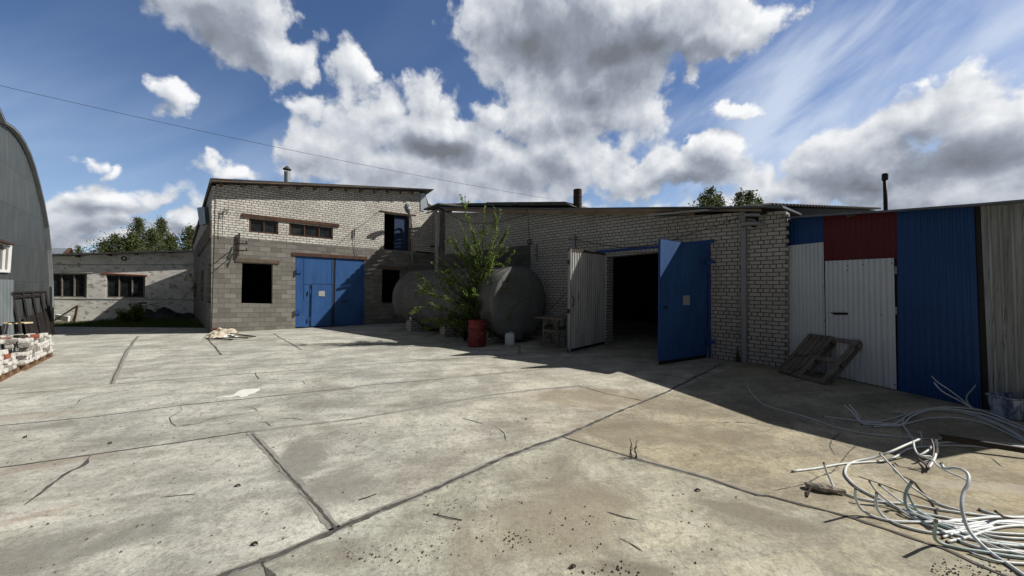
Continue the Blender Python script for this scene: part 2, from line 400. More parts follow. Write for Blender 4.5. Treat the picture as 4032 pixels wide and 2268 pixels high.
M_['shedwhite']=weathered('white_profiled_sheet',(.62,.66,.71),(.55,.59,.64),.6,.4,bump=.04)
M_['dirtywhite']=weathered('dirty_white_sheet',(.44,.45,.455),(.31,.315,.31),1.1,.5,c3=(.20,.18,.14),amt3=.6,stretch=(3,3,.6),bump=.08)
M_['galv']=weathered('galvanised_steel',(.36,.38,.40),(.25,.27,.29),3,.42,metal=.6,bump=.05)
M_['tin']=weathered('bright_tin_flashing',(.55,.62,.68),(.36,.43,.50),4,.35,metal=.55,bump=.05)
M_['hangar']=None
M_['roofdark']=weathered('dark_roof_sheet',(.045,.045,.048),(.08,.08,.082),2,.7,bump=.2)
M_['rooftin']=weathered('grey_roof_sheet',(.16,.17,.19),(.10,.105,.115),2,.5,metal=.4,bump=.08)
M_['felt']=weathered('grey_green_slate',(.13,.13,.115),(.07,.072,.065),3,.85,c3=(.2,.19,.16))
M_['steel']=weathered('black_steel',(.018,.016,.018),(.035,.028,.026),6,.6,metal=.2,bump=.1)
M_['rust']=weathered('rusty_steel',(.062,.036,.028),(.035,.026,.023),8,.8,c3=(.12,.055,.03))
M_['greypaint']=weathered('grey_painted_post',(.27,.29,.31),(.22,.235,.25),1.5,.6,c3=(.12,.10,.08),amt3=.68)
M_['paper']=weathered('paper_notice',(.42,.42,.42),(.30,.30,.31),8,.7,c3=(.18,.18,.2),amt3=.58)
M_['white']=weathered('white_plastic_frame',(.75,.76,.76),(.68,.69,.70),3,.4,bump=0)
M_['tank']=weathered('grey_tank_shell',(.085,.085,.088),(.15,.15,.15),1.1,.8,metal=0.0,c3=(.06,.05,.045),amt3=.58,stretch=(2.2,2.2,.8),bump=.15,bscale=8)
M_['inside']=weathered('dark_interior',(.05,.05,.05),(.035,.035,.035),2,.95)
M_['plastic']=weathered('milky_plastic',(.55,.58,.62),(.45,.48,.52),5,.35,bump=.05)
M_['drum']=weathered('red_drum_paint',(.17,.016,.018),(.10,.012,.014),4,.5,c3=(.34,.26,.26),amt3=.60,bump=.15)
M_['cable']=weathered('pale_grey_cable',(.66,.69,.70),(.50,.54,.56),9,.42,c3=(.22,.22,.20),amt3=.68,bump=.1)
M_['cableteal']=weathered('dull_green_cable',(.26,.36,.36),(.34,.42,.42),9,.45,c3=(.1,.1,.09),bump=.1)
M_['cabledark']=weathered('dark_stripped_cable',(.05,.04,.045),(.10,.05,.05),12,.5,bump=.1)
M_['bark']=weathered('bark',(.07,.055,.04),(.04,.032,.025),8,.9,bump=.5)
M_['joint']=weathered('joint_filler',(.055,.053,.05),(.10,.095,.088),7,.95,c3=(.19,.18,.16),amt3=.58,bump=.3)
M_['jointpale']=weathered('cement_joint',(.20,.195,.18),(.28,.27,.25),5,.95,c3=(.10,.1,.09),amt3=.6,bump=.2)
M_['debris']=weathered('dark_crumbs',(.08,.065,.05),(.17,.145,.115),12,.9)
M_['brickw']=weathered('mortared_white_brick',(.66,.65,.62),(.48,.47,.44),9,.9,c3=(.20,.18,.17),amt3=.54,bump=.5,bscale=25)
M_['brickg']=weathered('grimy_grey_brick',(.30,.285,.27),(.17,.155,.15),8,.9,c3=(.62,.60,.56),amt3=.6,bump=.5,bscale=25)
M_['brickr']=weathered('red_brick',(.30,.09,.05),(.20,.07,.045),10,.9,bump=.4)
M_['paint']=weathered('white_paint_spill',(.74,.74,.71),(.60,.60,.57),8,.7,bump=.05)
M_['cloth']=weathered('pale_sacking',(.50,.45,.36),(.36,.32,.26),6,.9,c3=(.62,.60,.54),bump=.4)
M_['blackbag']=weathered('black_sheeting',(.012,.012,.013),(.03,.03,.03),6,.6)
M_['rubber']=weathered('black_rubber_flap',(.012,.012,.012),(.02,.02,.02),6,.8)
M_['houseroof']=weathered('grey_house_roof',(.22,.25,.28),(.17,.19,.22),2,.5,bump=.02)
def glassmat():
    m,t,b=newmat('dusty_window_glass'); tc=t.n('ShaderNodeTexCoord').outputs['Object']
    n=t.noise(tc,3,5,.6,.5); setin(t,b,'Base Color',t.mix(t.rng(n,.4,.7),(.012,.014,.016),(.035,.04,.042)))
    setin(t,b,'Roughness',t.rng(n,.3,.7,.08,.3)); b.inputs['Specular IOR Level'].default_value=.5; return m
M_['glass']=glassmat()
def leafmat(name,c1,c2,trans=.35):
    m,t,b=newmat(name); g=t.n('ShaderNodeNewGeometry'); 
    setin(t,b,'Base Color',t.mix(g.outputs['Random Per Island'],c1,c2)); b.inputs['Roughness'].default_value=.55
    b.inputs['Specular IOR Level'].default_value=.25
    tr=t.n('ShaderNodeBsdfTranslucent'); setin(t,tr,'Color',t.mix(g.outputs['Random Per Island'],tuple(x*1.3 for x in c1),tuple(x*1.6 for x in c2)))
    mx=t.n('ShaderNodeMixShader',{0:trans}); o=[n for n in t.t.nodes if n.type=='OUTPUT_MATERIAL'][0]
    t.t.links.new(b.outputs[0],mx.inputs[1]); t.t.links.new(tr.outputs[0],mx.inputs[2]); t.t.links.new(mx.outputs[0],o.inputs[0]); return m
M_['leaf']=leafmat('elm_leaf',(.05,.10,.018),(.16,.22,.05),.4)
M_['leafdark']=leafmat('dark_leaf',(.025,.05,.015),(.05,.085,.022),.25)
M_['birch']=leafmat('birch_leaf',(.05,.075,.025),(.13,.15,.058),.3)
M_['grass']=leafmat('grass_blade',(.05,.09,.018),(.11,.15,.035),.3)
def hangarmat():
    m,t,b=newmat('hangar_sheet_metal'); uv=t.n('ShaderNodeUVMap').outputs[0]
    w=t.v('MULTIPLY_ADD',t.v('SUBTRACT',t.n('ShaderNodeTexNoise',{'Vector':uv,'Scale':1.2,'Detail':3.0}).outputs['Color'],(.5,.5,.5)),(.06,.06,0),t.v('ADD',uv,(.3,-.85,0)))
    br=t.n('ShaderNodeTexBrick',{'Vector':w,'Color1':(0,0,0,1),'Color2':(1,1,1,1),'Mortar':(.5,.5,.5,1),'Scale':1.0,'Mortar Size':.014,'Mortar Smooth':.3,'Bias':0.0,'Brick Width':2.3,'Row Height':1.13})
    big=t.noise(uv,.7,6,.6,.6); st=t.noise(t.v('MULTIPLY',uv,(5,.6,1)),1.6,6,.6,.4)
    c=t.mix(t.rng(big,.3,.7),(.036,.043,.047),(.064,.073,.077)); c=t.mix(t.m('MULTIPLY',br.outputs[0],.25),c,(.12,.14,.14))
    c=t.mix(t.rng(st,.5,.75,0,.55),c,(.15,.165,.165)); c=t.mix(t.rng(st,.5,.3,0,.5),c,(.045,.05,.055))
    c=t.mix(t.m('MULTIPLY',br.outputs[1],.7),c,(.05,.055,.06))
    setin(t,b,'Base Color',c); b.inputs['Roughness'].default_value=.6; b.inputs['Metallic'].default_value=.2
    bp=t.n('ShaderNodeBump',{'Strength':.6,'Distance':.02,'Height':t.m('MULTIPLY_ADD',br.outputs[1],-.6,big)}); t.t.links.new(bp.outputs[0],b.inputs['Normal'])
    return m
M_['hangar']=hangarmat()
def groundmat():
    m,t,b=newmat('worn_concrete'); tc=t.n('ShaderNodeTexCoord').outputs['Object']
    big=t.noise(tc,.22,5,.6,.5); mid=t.noise(tc,1.1,8,.68,.6); fine=t.noise(tc,14,8,.75); grit=t.noise(tc,90,4,.7)
    stx=t.noise(t.v('MULTIPLY',t.n('ShaderNodeVectorRotate',{'Vector':tc,'Angle':R(-12)},rotation_type='Z_AXIS').outputs[0],(.35,2.2,1)),1.1,7,.65,.4)
    s=t.n('ShaderNodeSeparateXYZ',{0:tc})
    tanm=t.m('ADD',t.rng(s.outputs[0],-3.5,4.0,0,.85,True),t.m('MULTIPLY_ADD',big,1.6,-.8),clamp=True)
    near=t.rng(s.outputs[1],9,3,0,1,True)
    tanm=t.m('MULTIPLY',tanm,t.m('MULTIPLY_ADD',near,.5,.5))
    c=t.mix(t.rng(mid,.40,.62),(.33,.335,.31),(.54,.54,.49))
    c2=t.mix(t.rng(mid,.40,.62),(.29,.25,.18),(.54,.485,.345)); c=t.mix(tanm,c,c2)
    c=t.mix(t.rng(stx,.50,.64,0,.55),c,(.235,.225,.195)); c=t.mix(t.rng(stx,.46,.34,0,.45),c,(.55,.54,.48))
    dk=t.noise(tc,.5,7,.7,.9); c=t.mix(t.rng(dk,.50,.62,0,.5),c,(.20,.185,.15)); w2=t.noise(tc,2.6,9,.72,1.2); c=t.mix(t.rng(w2,.53,.62,0,.45),c,(.22,.21,.18)); c=t.mix(t.rng(w2,.45,.36,0,.35),c,(.56,.55,.49))
    c=t.mix(t.rng(fine,.50,.64,0,.7),c,(.20,.185,.155)); c=t.mix(t.rng(fine,.42,.28,0,.35),c,(.58,.56,.50))
    vor=t.n('ShaderNodeTexVoronoi',{'Vector':t.v('MULTIPLY_ADD',t.n('ShaderNodeTexNoise',{'Vector':tc,'Scale':6.,'Detail':4.}).outputs['Color'],(.3,.3,.3),tc),'Scale':5.0})
    spots=t.m('MULTIPLY',t.rng(vor.outputs['Distance'],.16,.10),t.rng(t.noise(tc,.7,3,.6),.5,.62))
    c=t.mix(t.m('MULTIPLY',spots,.55),c,(.15,.135,.115))
    grit2=t.noise(tc,34,5,.8)
    c=t.mix(.55,c,t.mix(t.rng(grit2,.3,.7),(.22,.22,.22),(.78,.78,.78)),'OVERLAY')
    c=t.mix(.30,c,t.mix(grit,(.1,.1,.1),(.9,.9,.9)),'OVERLAY')
    def side(pa,pb,colr,amt,extra=None):   # slabs poured on either side of a joint differ in tone
        a=gz(pa); b=gz(pb); d=(b-a).normalized(); nx,ny=-d.y,d.x; k=-(nx*a.x+ny*a.y)
        f=t.m('GREATER_THAN',t.m('ADD',t.m('ADD',t.m('MULTIPLY',s.outputs[0],nx),t.m('MULTIPLY',s.outputs[1],ny)),k),0.0)
        if extra is not None: f=t.m('MULTIPLY',f,extra)
        return t.mix(t.m('MULTIPLY',f,amt),c,t.v('MULTIPLY',c,colr)),f
    c,f1=side(q('G',1860,1200),q('H',1440,670),(1.0,1.0,1.0),0.0)
    c,f2=side(q('H',1440,670),q('H',2562,1000),(.80,.77,.70),.9,t.m('SUBTRACT',1.0,f1))
    inv=t.m('SUBTRACT',1.0,t.m('MAXIMUM',f1,f2)); c=t.mix(inv,c,t.v('MULTIPLY',c,(.93,.95,.93)))
    c,f3=side(q('G',0,843),q('G',1400,640),(.90,.91,.92),.9,t.rng(s.outputs[0],-.5,-2.5))
    c,f4=side(q('G',0,607),q('G',1993,392),(1.10,1.10,1.10),.9,t.rng(s.outputs[0],1.5,-1.0))
    # patches with a shape of their own: damp joint fill, oil stains
    for (px,py,rx,ry,ang,colr,st) in STAINS:
        pos=gz((px,py)); pr=t.v('SUBTRACT',tc,(pos.x,pos.y,0))
        pr=t.n('ShaderNodeVectorRotate',{'Vector':pr,'Angle':-ang},rotation_type='Z_AXIS').outputs[0]
        ln=t.v('LENGTH',t.v('MULTIPLY',pr,(1/rx,1/ry,0))); ln=t.m('ADD',ln,t.m('MULTIPLY_ADD',mid,2.6,-1.3)); ln=t.m('ADD',ln,t.m('MULTIPLY_ADD',fine,1.6,-.8))
        c=t.mix(t.rng(ln,1.25,.55,0,st,True),c,colr)
    setin(t,b,'Base Color',c); setin(t,b,'Roughness',t.rng(mid,.3,.7,.78,.95)); b.inputs['Specular IOR Level'].default_value=.25
    h=t.m('ADD',t.m('MULTIPLY',fine,.5),t.m('MULTIPLY',grit,.25)); h=t.m('ADD',h,t.m('MULTIPLY',mid,.8))
    bp=t.n('ShaderNodeBump',{'Strength':.8,'Distance':.02,'Height':h}); t.t.links.new(bp.outputs[0],b.inputs['Normal'])
    return m
DK=(.19,.185,.165); OIL=(.17,.15,.115)
STAINS=[q('G',1700,770)+(.75,.28,R(-70),DK,.75),q('G',1860,960)+(.55,.3,R(-80),DK,.75),q('G',300,1320)+(.7,.16,R(25),DK,.6),q('G',560,1190)+(.6,.10,R(25),DK,.45),
 q('G',120,1130)+(.5,.08,R(45),(.28,.17,.13),.4),q('G',60,860)+(.7,.10,R(35),(.27,.19,.15),.35),q('G',0,570)+(1.0,.2,R(25),(.24,.19,.15),.4),q('F',300,1050)+(.35,.12,R(-30),OIL,.5),
 q('H',1430,1120)+(.9,.5,R(30),(.25,.21,.15),.5),q('H',1350,860)+(.5,.25,R(10),OIL,.4),q('H',1900,640)+(1.3,.4,R(-10),(.22,.185,.13),.5),
 q('H',1600,450)+(1.3,.6,R(0),(.26,.21,.14),.5),q('H',130,1330)+(.35,.2,R(0),OIL,.4),q('H',1830,1420)+(.3,.1,0,OIL,.55),q('F',1850,870)+(.6,.12,R(-10),(.42,.39,.33),.5)]
M_['ground']=groundmat()
M_['soil']=weathered('bare_soil_and_turf',(.05,.07,.025),(.09,.08,.05),.5,.95,bump=.3)
# ================================================================ THE SETTING
random.seed(7)
mb=MB(); mb.add([(-900,-300,-.06),(900,-300,-.06),(900,1500,-.06),(-900,1500,-.06)],[(0,1,2,3)])
tag(mb.build('ground',M_['soil'],origin=(0,0,0)),kind='structure')
mb=MB(); mb.prism([(-45,-12,0),(35,-12,0),(35,32,0),(-11.6,32,0),(-13.0,17.25,0),(-22,17.5,0),(-45,17.6,0)],(0,0,-.12))
tag(mb.build('concrete_yard',M_['ground'],origin=(0,0,0)),kind='structure')
# joints between the slabs and cracks: thin ragged sheets 4 mm proud
def ribbon(mb,pts,w,jit=.25,z=.004,seg=.06,taper=False):
    pts=[Vector((p.x,p.y,0)) for p in pts]; L=[0]
    for a,b in zip(pts,pts[1:]): L.append(L[-1]+(b-a).length)
    n=max(2,int(L[-1]/seg)); A=[];B=[]
    sd=random.random()*100
    for i in range(n+1):
        s=L[-1]*i/n; k=0
        while k<len(L)-2 and L[k+1]<s: k+=1
        a,b=pts[k],pts[k+1]; u=(s-L[k])/max(1e-6,L[k+1]-L[k]); p=a.lerp(b,u); d=(b-a).normalized(); nn=Vector((-d.y,d.x,0))
        wob=(noise.noise(Vector((s*1.3,sd,0)))*.9+noise.noise(Vector((s*7,sd,3)))*.5)*min(w,.03)*.8
        ww=w*.5*(1+min(jit,.02/w)*2*noise.noise(Vector((s*9,sd,5)))+min(jit,.02/w)*noise.noise(Vector((s*31,sd,8))))
        if taper: ww*=max(.15,min(1,4*min(i/n,1-i/n)+.1))
        A.append(p+nn*(wob+ww)); B.append(p+nn*(wob-ww))
    vs=[(p.x,p.y,z) for p in A]+[(p.x,p.y,z) for p in B]; m=n+1
    mb.add(vs,[(i,i+m,i+m+1,i+1) for i in range(n)])
def pl(c,*xy): return [gz(q(c,xy[i],xy[i+1])) for i in range(0,len(xy),2)]
dark=MB(); pale=MB()
ribbon(dark,pl('G',1180,1475,1240,1449,1550,1340,1860,1200)+pl('H',260,1150,500,1050,760,945,1100,790,1440,670,1800,515,2030,415,2160,350,2340,262),.046,.4)
ribbon(pale,pl('G',1240,1449,1550,1340,1860,1200)+pl('H',260,1150,500,1050,760,945,1100,790,1440,670,1600,600),.085,.4,.003)
ribbon(pale,pl('G',1400,645,1550,800,1700,960,1885,1190),.085,.15,.003); ribbon(dark,pl('G',1412,655,1540,800,1690,965,1800,1090,1890,1195),.018,.6,.006)
ribbon(dark,pl('G',-200,875,0,843,500,772,1000,700,1400,640),.024); ribbon(pale,pl('G',1400,642,1993,568)+pl('H',600,515,1000,440,1300,405,1540,382),.07,.3,.003)
ribbon(dark,pl('H',1440,670,1850,790),.024); ribbon(pale,pl('H',1850,790,2250,900,2562,1000)+pl('F',350,915),.07,.3,.003)
ribbon(dark,pl('H',1850,792,2250,903,2562,1003)+pl('F',350,915,900,1060,1560,1285,1800,1400,2060,1500),.026,.4,.006)
ribbon(dark,pl('G',-200,630,0,607,500,560,1000,495,1500,445,1993,392)+pl('H',300,385,700,350),.020); ribbon(pale,pl('H',700,350,1250,298,1500,275,1900,245),.028)
ribbon(dark,pl('G',620,375,1200,330,1993,272)+pl('H',350,265,720,240),.020); ribbon(dark,pl('H',720,240,1200,203,1475,187),.022); ribbon(pale,pl('G',-100,445,0,435,350,405,620,375),.02,.5)
ribbon(pale,pl('G',775,105,710,190,675,265,625,375),.09,.1,.003); ribbon(dark,pl('G',768,110,702,195,668,268,618,375),.02,.4,.006)
ribbon(pale,pl('G',690,245,1240,210),.03,.5); ribbon(dark,pl('G',1155,112,1205,165,1240,210),.045,.4); ribbon(dark,pl('G',1530,90,1610,135,1690,180),.035,.4)
ribbon(pale,pl('G',1240,210,1680,180,1993,165)+pl('H',300,150),.03,.5); ribbon(pale,pl('G',640,348,1300,290,1993,232),.022,.6)
ribbon(dark,pl('H',1530,382,1700,430,1890,465),.018,.5); ribbon(dark,pl('H',2000,320,2160,345),.02); ribbon(pale,pl('H',2160,345,2230,290,2340,262),.03,.3)
ribbon(dark,pl('G',1470,1375,1540,1475),.03,.4); ribbon(pale,pl('H',2250,440,2562,520),.025,.6); ribbon(dark,pl('G',1430,312,1452,345),.02)
ribbon(dark,pl('G',500,778,470,830,400,860,300,930,240,985,140,1052),.035,.6,taper=True)
cr=[('G',(1010,495,1018,520,950,562,960,590,990,610,1100,598,1180,570,1300,548,1400,533)),('G',(1395,505,1425,508,1445,525)),('G',(1270,600,1330,580)),('G',(1450,595,1490,585,1520,612)),('G',(1560,570,1640,565,1720,578)),
 ('G',(1450,345,1560,350,1700,358,1710,375,1690,385)),('G',(420,500,450,460,560,430,700,410,820,395)),('F',(985,560,900,640,860,690,790,770,700,800,640,835,560,860,430,885,350,915)),('F',(860,500,790,560,780,600,820,660)),
 ('F',(1840,670,1910,730,2030,760)),('H',(880,565,960,585,1010,600)),('H',(1070,610,1120,650,1130,700)),('H',(1690,1090,1790,1120,1870,1135)),('H',(1760,1235,1830,1270,1900,1315)),('G',(900,1010,1100,990)),
 ('H',(2290,592,2450,588,2562,600)),('G',(1110,560,1150,535,1210,532))]
ck=MB()
for c,xy in cr: ribbon(ck,pl(c,*xy),.011,.7,.004,.04,True)
tag(dark.build('slab_joint',M_['joint'],origin=(0,0,0)),kind='structure')
tag(pale.build('slab_joint',M_['jointpale'],origin=(0,0,0)),kind='structure')
tag(ck.build('slab_crack',M_['joint'],origin=(0,0,0)),kind='structure')
# white paint spill
pts=[(1210,448),(1260,440),(1310,434),(1330,415),(1370,402),(1410,400),(1455,398),(1458,404),(1440,412),(1425,425),(1395,430),(1385,440),(1350,446),(1330,438),(1270,446),(1212,450)]
mb=MB(); mb.prism([gz(q('G',x,y),.006) for x,y in pts],(0,0,-.0055))
tag(mb.build('paint_spill',M_['paint']),'white paint spill dried on the sunlit concrete','paint spill')

# ================================================================ WALL LINES
C0=gz((834,1312)); C0=Vector((C0.x,C0.y,0))
WL=Wall((C0.x,C0.y),(math.cos(R(38)),math.sin(R(38))))          # two storey building, front
WS=Wall((C0.x,C0.y),(-math.sin(R(43)),math.cos(R(43))))         # its side, turned away to the left
WR=Wall((6.25,9.6),(-math.cos(R(46)),math.sin(R(46))))          # long brick hall, front
a=gz(q('W',300,802)); WA=Wall((a.x,a.y),(math.cos(R(24)),math.sin(R(24))))
hf=gz((196,1314)); WH=Wall((hf.x,hf.y),(.656,-.755))            # end wall of the arched hangar
s0=gz(q('W',1975,920)); s1=gz(q('W',2485,1031)); WD=Wall((s0.x,s0.y),(s1.x-s0.x,s1.y-s0.y))
def wallpoly(name,W,pts,mat,parent,thick=.35,off=0.0,holes=(),shear=0.0,uv=True):
    """pts, holes: lists of photo points or ('u',u,z)"""
    def cv(p): return W.pt(p[1],p[2],off) if p[0]=='u' else W.w(p,off)
    mb=MB(); mb.prism([cv(p) for p in pts],-W.n*thick,[[cv(p) for p in h] for h in holes])
    return mb.build(name,mat,parent,uv=uv,shear=shear)
def quad(c,*xy): return [q(c,xy[i],xy[i+1]) for i in range(0,len(xy),2)]
def U(u,z): return ('u',u,z)

# ================================================================ TWO STOREY BUILDING
TB=thing('two_storey_workshop','two-storey workshop of white brick over grey block with closed blue gate','building',C0)
zb=3.86; SH=-.022
uR=WL.uz(q('W',1100,700))[0]
top=[q('L',236,98),q('B',1755,190)]
uc=WL.uz(q('L',225,535))[0]
def zbd(u): return WL.uz(q('L',225,533))[1]+ (WL.uz(q('B',1475,640))[1]-WL.uz(q('L',225,533))[1])*(u/WL.uz(q('B',1475,640))[0])
h1=quad('L',513,383,760,408,758,520,512,498); h2=quad('B',750,440,1085,478,1083,565,750,535)
hd=quad('B',1475,360,1668,385,1664,655,1472,645)
ud0,zd0=WL.uz(q('B',1472,645)); ud1,zd1=WL.uz(q('B',1664,655))
# upper wall in white brick
up=[WL.uz(q('L',236,98)),WL.uz(q('B',1745,190)),WL.uz(q('O',345,400)),WL.uz(q('O',380,410)),(uR,WL.uz(q('O',700,400))[1])]
low=[(uR,zbd(uR)),(ud1,zbd(ud1)),(ud0,zbd(ud0)),WL.uz(q('L',225,533))]
hd_=[WL.uz(p) for p in hd[:2]]
upper=[U(*up[0]),U(*up[1]),U(*up[2]),U(*up[3]),U(*up[4]),U(*low[0]),U(ud1,zbd(ud1)),U(hd_[1][0],hd_[1][1]),U(hd_[0][0],hd_[0][1]),U(ud0,zbd(ud0)),U(*low[3])]
wallpoly('brick_wall',WL,upper,M_['wbrick'],TB,.35,0,[h1,h2],shear=SH)
# lower wall in grey block
ug0=WL.uz(q('B',797,1245))[0]; ug1=WL.uz(q('B',1322,1220))[0]; zg0=WL.uz(q('B',803,690))[1]; zg1=WL.uz(q('B',1330,708))[1]
hw=quad('L',456,757,712,768,709,1100,447,1098); hw2=quad('S',356,455,675,470,670,1005,344,1000)
lower=[U(*low[3]),U(ud0,zbd(ud0)),U(ud1,zbd(ud1)),U(*low[0]),U(uR,-.05),U(ug1,-.05),U(ug1,zg1),U(ug0,zg0),U(ug0,-.05),U(0,-.05)]
wallpoly('block_wall',WL,lower,M_['block'],TB,.35,0,[hw,hw2],shear=SH)
# side wall
zt0=WL.uz(q('L',236,98))[1]
def sw(c,*xy): return quad(c,*xy)
hs1=[WS.uz(p) for p in quad('L',170,775,202,755,196,1100,165,1090)]; hs2=[WS.uz(p) for p in quad('L',112,835,136,815,133,1080,110,1075)]
wallpoly('side_block_wall',WS,[U(0.02,-.05),U(0.02,zb+.07),U(9.3,zb+.1),U(9.3,-.05)],M_['block'],TB,.35,0.02,[[U(*p) for p in hs1],[U(*p) for p in hs2]])
wallpoly('side_brick_wall',WS,[U(0.02,zb+.075),U(0.02,zt0-.05),U(9.3,4.35),U(9.3,zb+.105)],M_['wbrick'],TB,.35,0.02)
# back and far walls, floor to roof, to close the rooms
b0=WS.pt(9.3,0); FRv=WL.pt(uR,0)
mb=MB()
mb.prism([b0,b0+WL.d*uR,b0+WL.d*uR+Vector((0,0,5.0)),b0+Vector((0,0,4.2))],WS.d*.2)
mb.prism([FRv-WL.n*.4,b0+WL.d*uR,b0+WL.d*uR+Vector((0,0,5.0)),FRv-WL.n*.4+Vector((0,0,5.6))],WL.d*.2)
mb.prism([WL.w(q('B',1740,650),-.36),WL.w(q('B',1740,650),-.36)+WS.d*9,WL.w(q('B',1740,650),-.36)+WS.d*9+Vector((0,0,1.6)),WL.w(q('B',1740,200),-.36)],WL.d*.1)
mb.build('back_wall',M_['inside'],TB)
# roof
FL=WL.w(q('B',150,98),.38); FR=WL.w(q('B',1850,182),.38)
dz=-1.75; bk=WS.d*10+Vector((0,0,dz)); dn=Vector((0,0,-.045))
mb=MB(); mb.add([FL,FR,FR+bk,FL+bk,FL+dn,FR+dn,FR+bk+dn,FL+bk+dn],[(0,3,2,1),(4,5,6,7),(0,1,5,4),(1,2,6,5),(2,3,7,6),(3,0,4,7)])
roof=mb.build('roof',M_['roofdark'],TB)
mb=MB(); mb.beam(FL+Vector((.05,0,-.10))+WL.n*-.03,FR+WL.d*-.55+Vector((0,0,-.10))+WL.n*-.03,.03,.055); mb.build('fascia',M_['wood'],TB)
LR=(FR-FL)
for i in range(13):
    u=.35+i*(LR.length-1.4)/12; p=FL+LR.normalized()*u+Vector((0,0,-.15))
    mb=MB(); mb.beam(p-WL.n*.10,p-WL.n*.60,.11,.21); mb.build('rafter_end',M_['wood'],TB)
for i in range(7):   # rafters showing under the left verge
    p=FL+bk*(.08+i*.125)+Vector((0,0,-.10)); mb=MB(); mb.beam(p+WL.d*.03,p+WL.d*1.0,.08,.14); mb.build('rafter_end',M_['wood'],TB)
mb=MB(); mb.beam(FL+Vector((0,0,-.09))+WL.d*.02,FL+bk+Vector((0,0,-.09))+WL.d*.02,.03,.17,up=(0,0,1)); mb.build('verge_board',M_['wood'],TB)
# bright tin flashing at the right gable end
mb=MB(); mb.prism([WL.w(p,.03) for p in quad('O',345,150,405,148,430,230,450,350,400,405,350,395)],-WL.n*.2); mb.build('flashing',M_['tin'],TB)
mb=MB(); mb.prism([WL.w(p,-.25) for p in quad('O',410,150,425,190,460,290,520,330,440,370,400,300)],-WL.n*1.2); mb.build('verge_board',M_['roofdark'],TB)
# windows, upper floor
def window(name,W,quadp,nm,parent,frame='woodred',fw=.07,off=-.02,depth=.08,glass='glass',horiz=0):
    c=[W.w(p,off) for p in quadp]  # TL TR BR BL
    mb=MB(); 
    for i in range(4):
        a,b=c[i],c[(i+1)%4]; mid=(c[0]+c[2])/2
        a2=a+(mid-a).normalized()*fw*.5; b2=b+(mid-b).normalized()*fw*.5
        mb.beam(a2+(a2-b2).normalized()*fw*.3,b2+(b2-a2).normalized()*fw*.3,depth,fw,up=(W.n.cross(b2-a2)))
    for k in range(1,nm):
        u=k/nm; a=c[0].lerp(c[1],u); b=c[3].lerp(c[2],u); mb.beam(a,b,depth*.8,fw*.6,up=W.d)
    for k in range(1,horiz+1):
        v=k/(horiz+1); mb.beam(c[0].lerp(c[3],v),c[1].lerp(c[2],v),depth*.7,fw*.5,up=(0,0,1))
    fr=mb.build('frame',M_[frame],None)
    wn=thing('x','','',(0,0,0)) if False else None
    fr.name=name; fr.parent=parent; fr.location=fr.location-parent.location
    gl=MB(); d=-W.n*.02
    gl.prism([p+d for p in (c[0],c[1],c[2],c[3])],-W.n*.012)
    g=gl.build('pane',M_[glass],None); g.parent=fr; g.location=g.location-(fr.location+parent.location)
    return fr
window('window',WL,h1,2,TB,off=-.06); window('window',WL,h2,3,TB,off=-.06)
def slab(name,W,qs,mat,parent,off,thick,bevel=.006):
    mb=MB(); mb.prism([W.w(p,off) for p in qs],-W.n*thick); return mb.build(name,mat,parent,bevel=bevel,uv=True)
slab('lintel',WL,quad('B',392,365,1135,448,1133,472,395,395),M_['woodred'],TB,.05,.12)
slab('lintel',WL,quad('L',398,714,770,738,768,767,400,747),M_['wood'],TB,.04,.12)
slab('lintel',WL,quad('B',775,663,1345,697,1345,722,808,690,775,688),M_['woodred'],TB,.04,.14)
slab('lintel',WL,quad('S',285,392,778,425,776,465,285,450),M_['wood'],TB,.04,.12)
slab('lintel',WL,quad('B',1440,345,1720,378,1718,388,1442,356),M_['woodred'],TB,.02,.10)
slab('lintel',WL,quad('O',285,970,500,990,500,1010,285,990),M_['steel'],TB,.03,.08)
slab('lintel',WL,quad('O',490,895,575,905,575,925,490,912),M_['steel'],TB,.03,.08)
slab('window_post',WL,quad('L',702,768,714,768,710,1100,700,1100),weathered('green_trim',(.08,.12,.05),(.05,.08,.04)),TB,-.02,.08)
slab('post',WL,quad('B',1664,385,1682,388,1680,658,1662,655),M_['wood'],TB,.01,.1)
slab('sheathing_board',WS,quad('L',190,395,186,548,75,705,60,625),M_['wood'],TB,.08,.05)
slab('steel_box',WS,quad('L',76,292,136,286,148,430,96,440),M_['rooftin'],TB,.16,.14)
# faded door leaf in the loft opening
ld=slab('loft_door',WL,quad('B',1552,388,1662,400,1660,652,1550,648),M_['bluedoor'],TB,-.12,.05)
# big blue gate : two leaves
gdL=[WL.w(p,-.04) for p in quad('B',806,690,1088,703,1078,1225,793,1232)]
def leaf(name,W,qs,mat,parent,off,inset=True,ribs=()):
    c=[W.w(p,off) for p in qs]; mb=MB(); mb.prism(c,-W.n*.05)
    o=mb.build(name,mat,parent,bevel=.004)
    fr=MB(); nn=W.n*.012
    for i in range(4):
        a,b=c[i],c[(i+1)%4]; mid=(c[0]+c[2])/2; s=.035
        a2=a+(mid-a).normalized()*s; b2=b+(mid-b).normalized()*s
        fr.beam(a2+nn*.5,b2+nn*.5,.014,.06,up=W.n.cross(b2-a2))
    f=fr.build('edge_strip',mat,None); f.parent=o; f.location=f.location-parent.location
    return o
def subpart(mb,name,mat,par,root,bevel=0.0):
    f=mb.build(name,mat,None,bevel=bevel); f.parent=par; f.location=f.location-root.location; return f
g1=leaf('gate_leaf',WL,quad('B',806,690,1085,703,1075,1225,793,1232),M_['blue'],TB,-.02)
g2=leaf('gate_leaf',WL,quad('B',1108,704,1328,712,1320,1213,1096,1222),M_['blue'],TB,-.02)
g1['label']='blue gate leaf with a small wicket door'
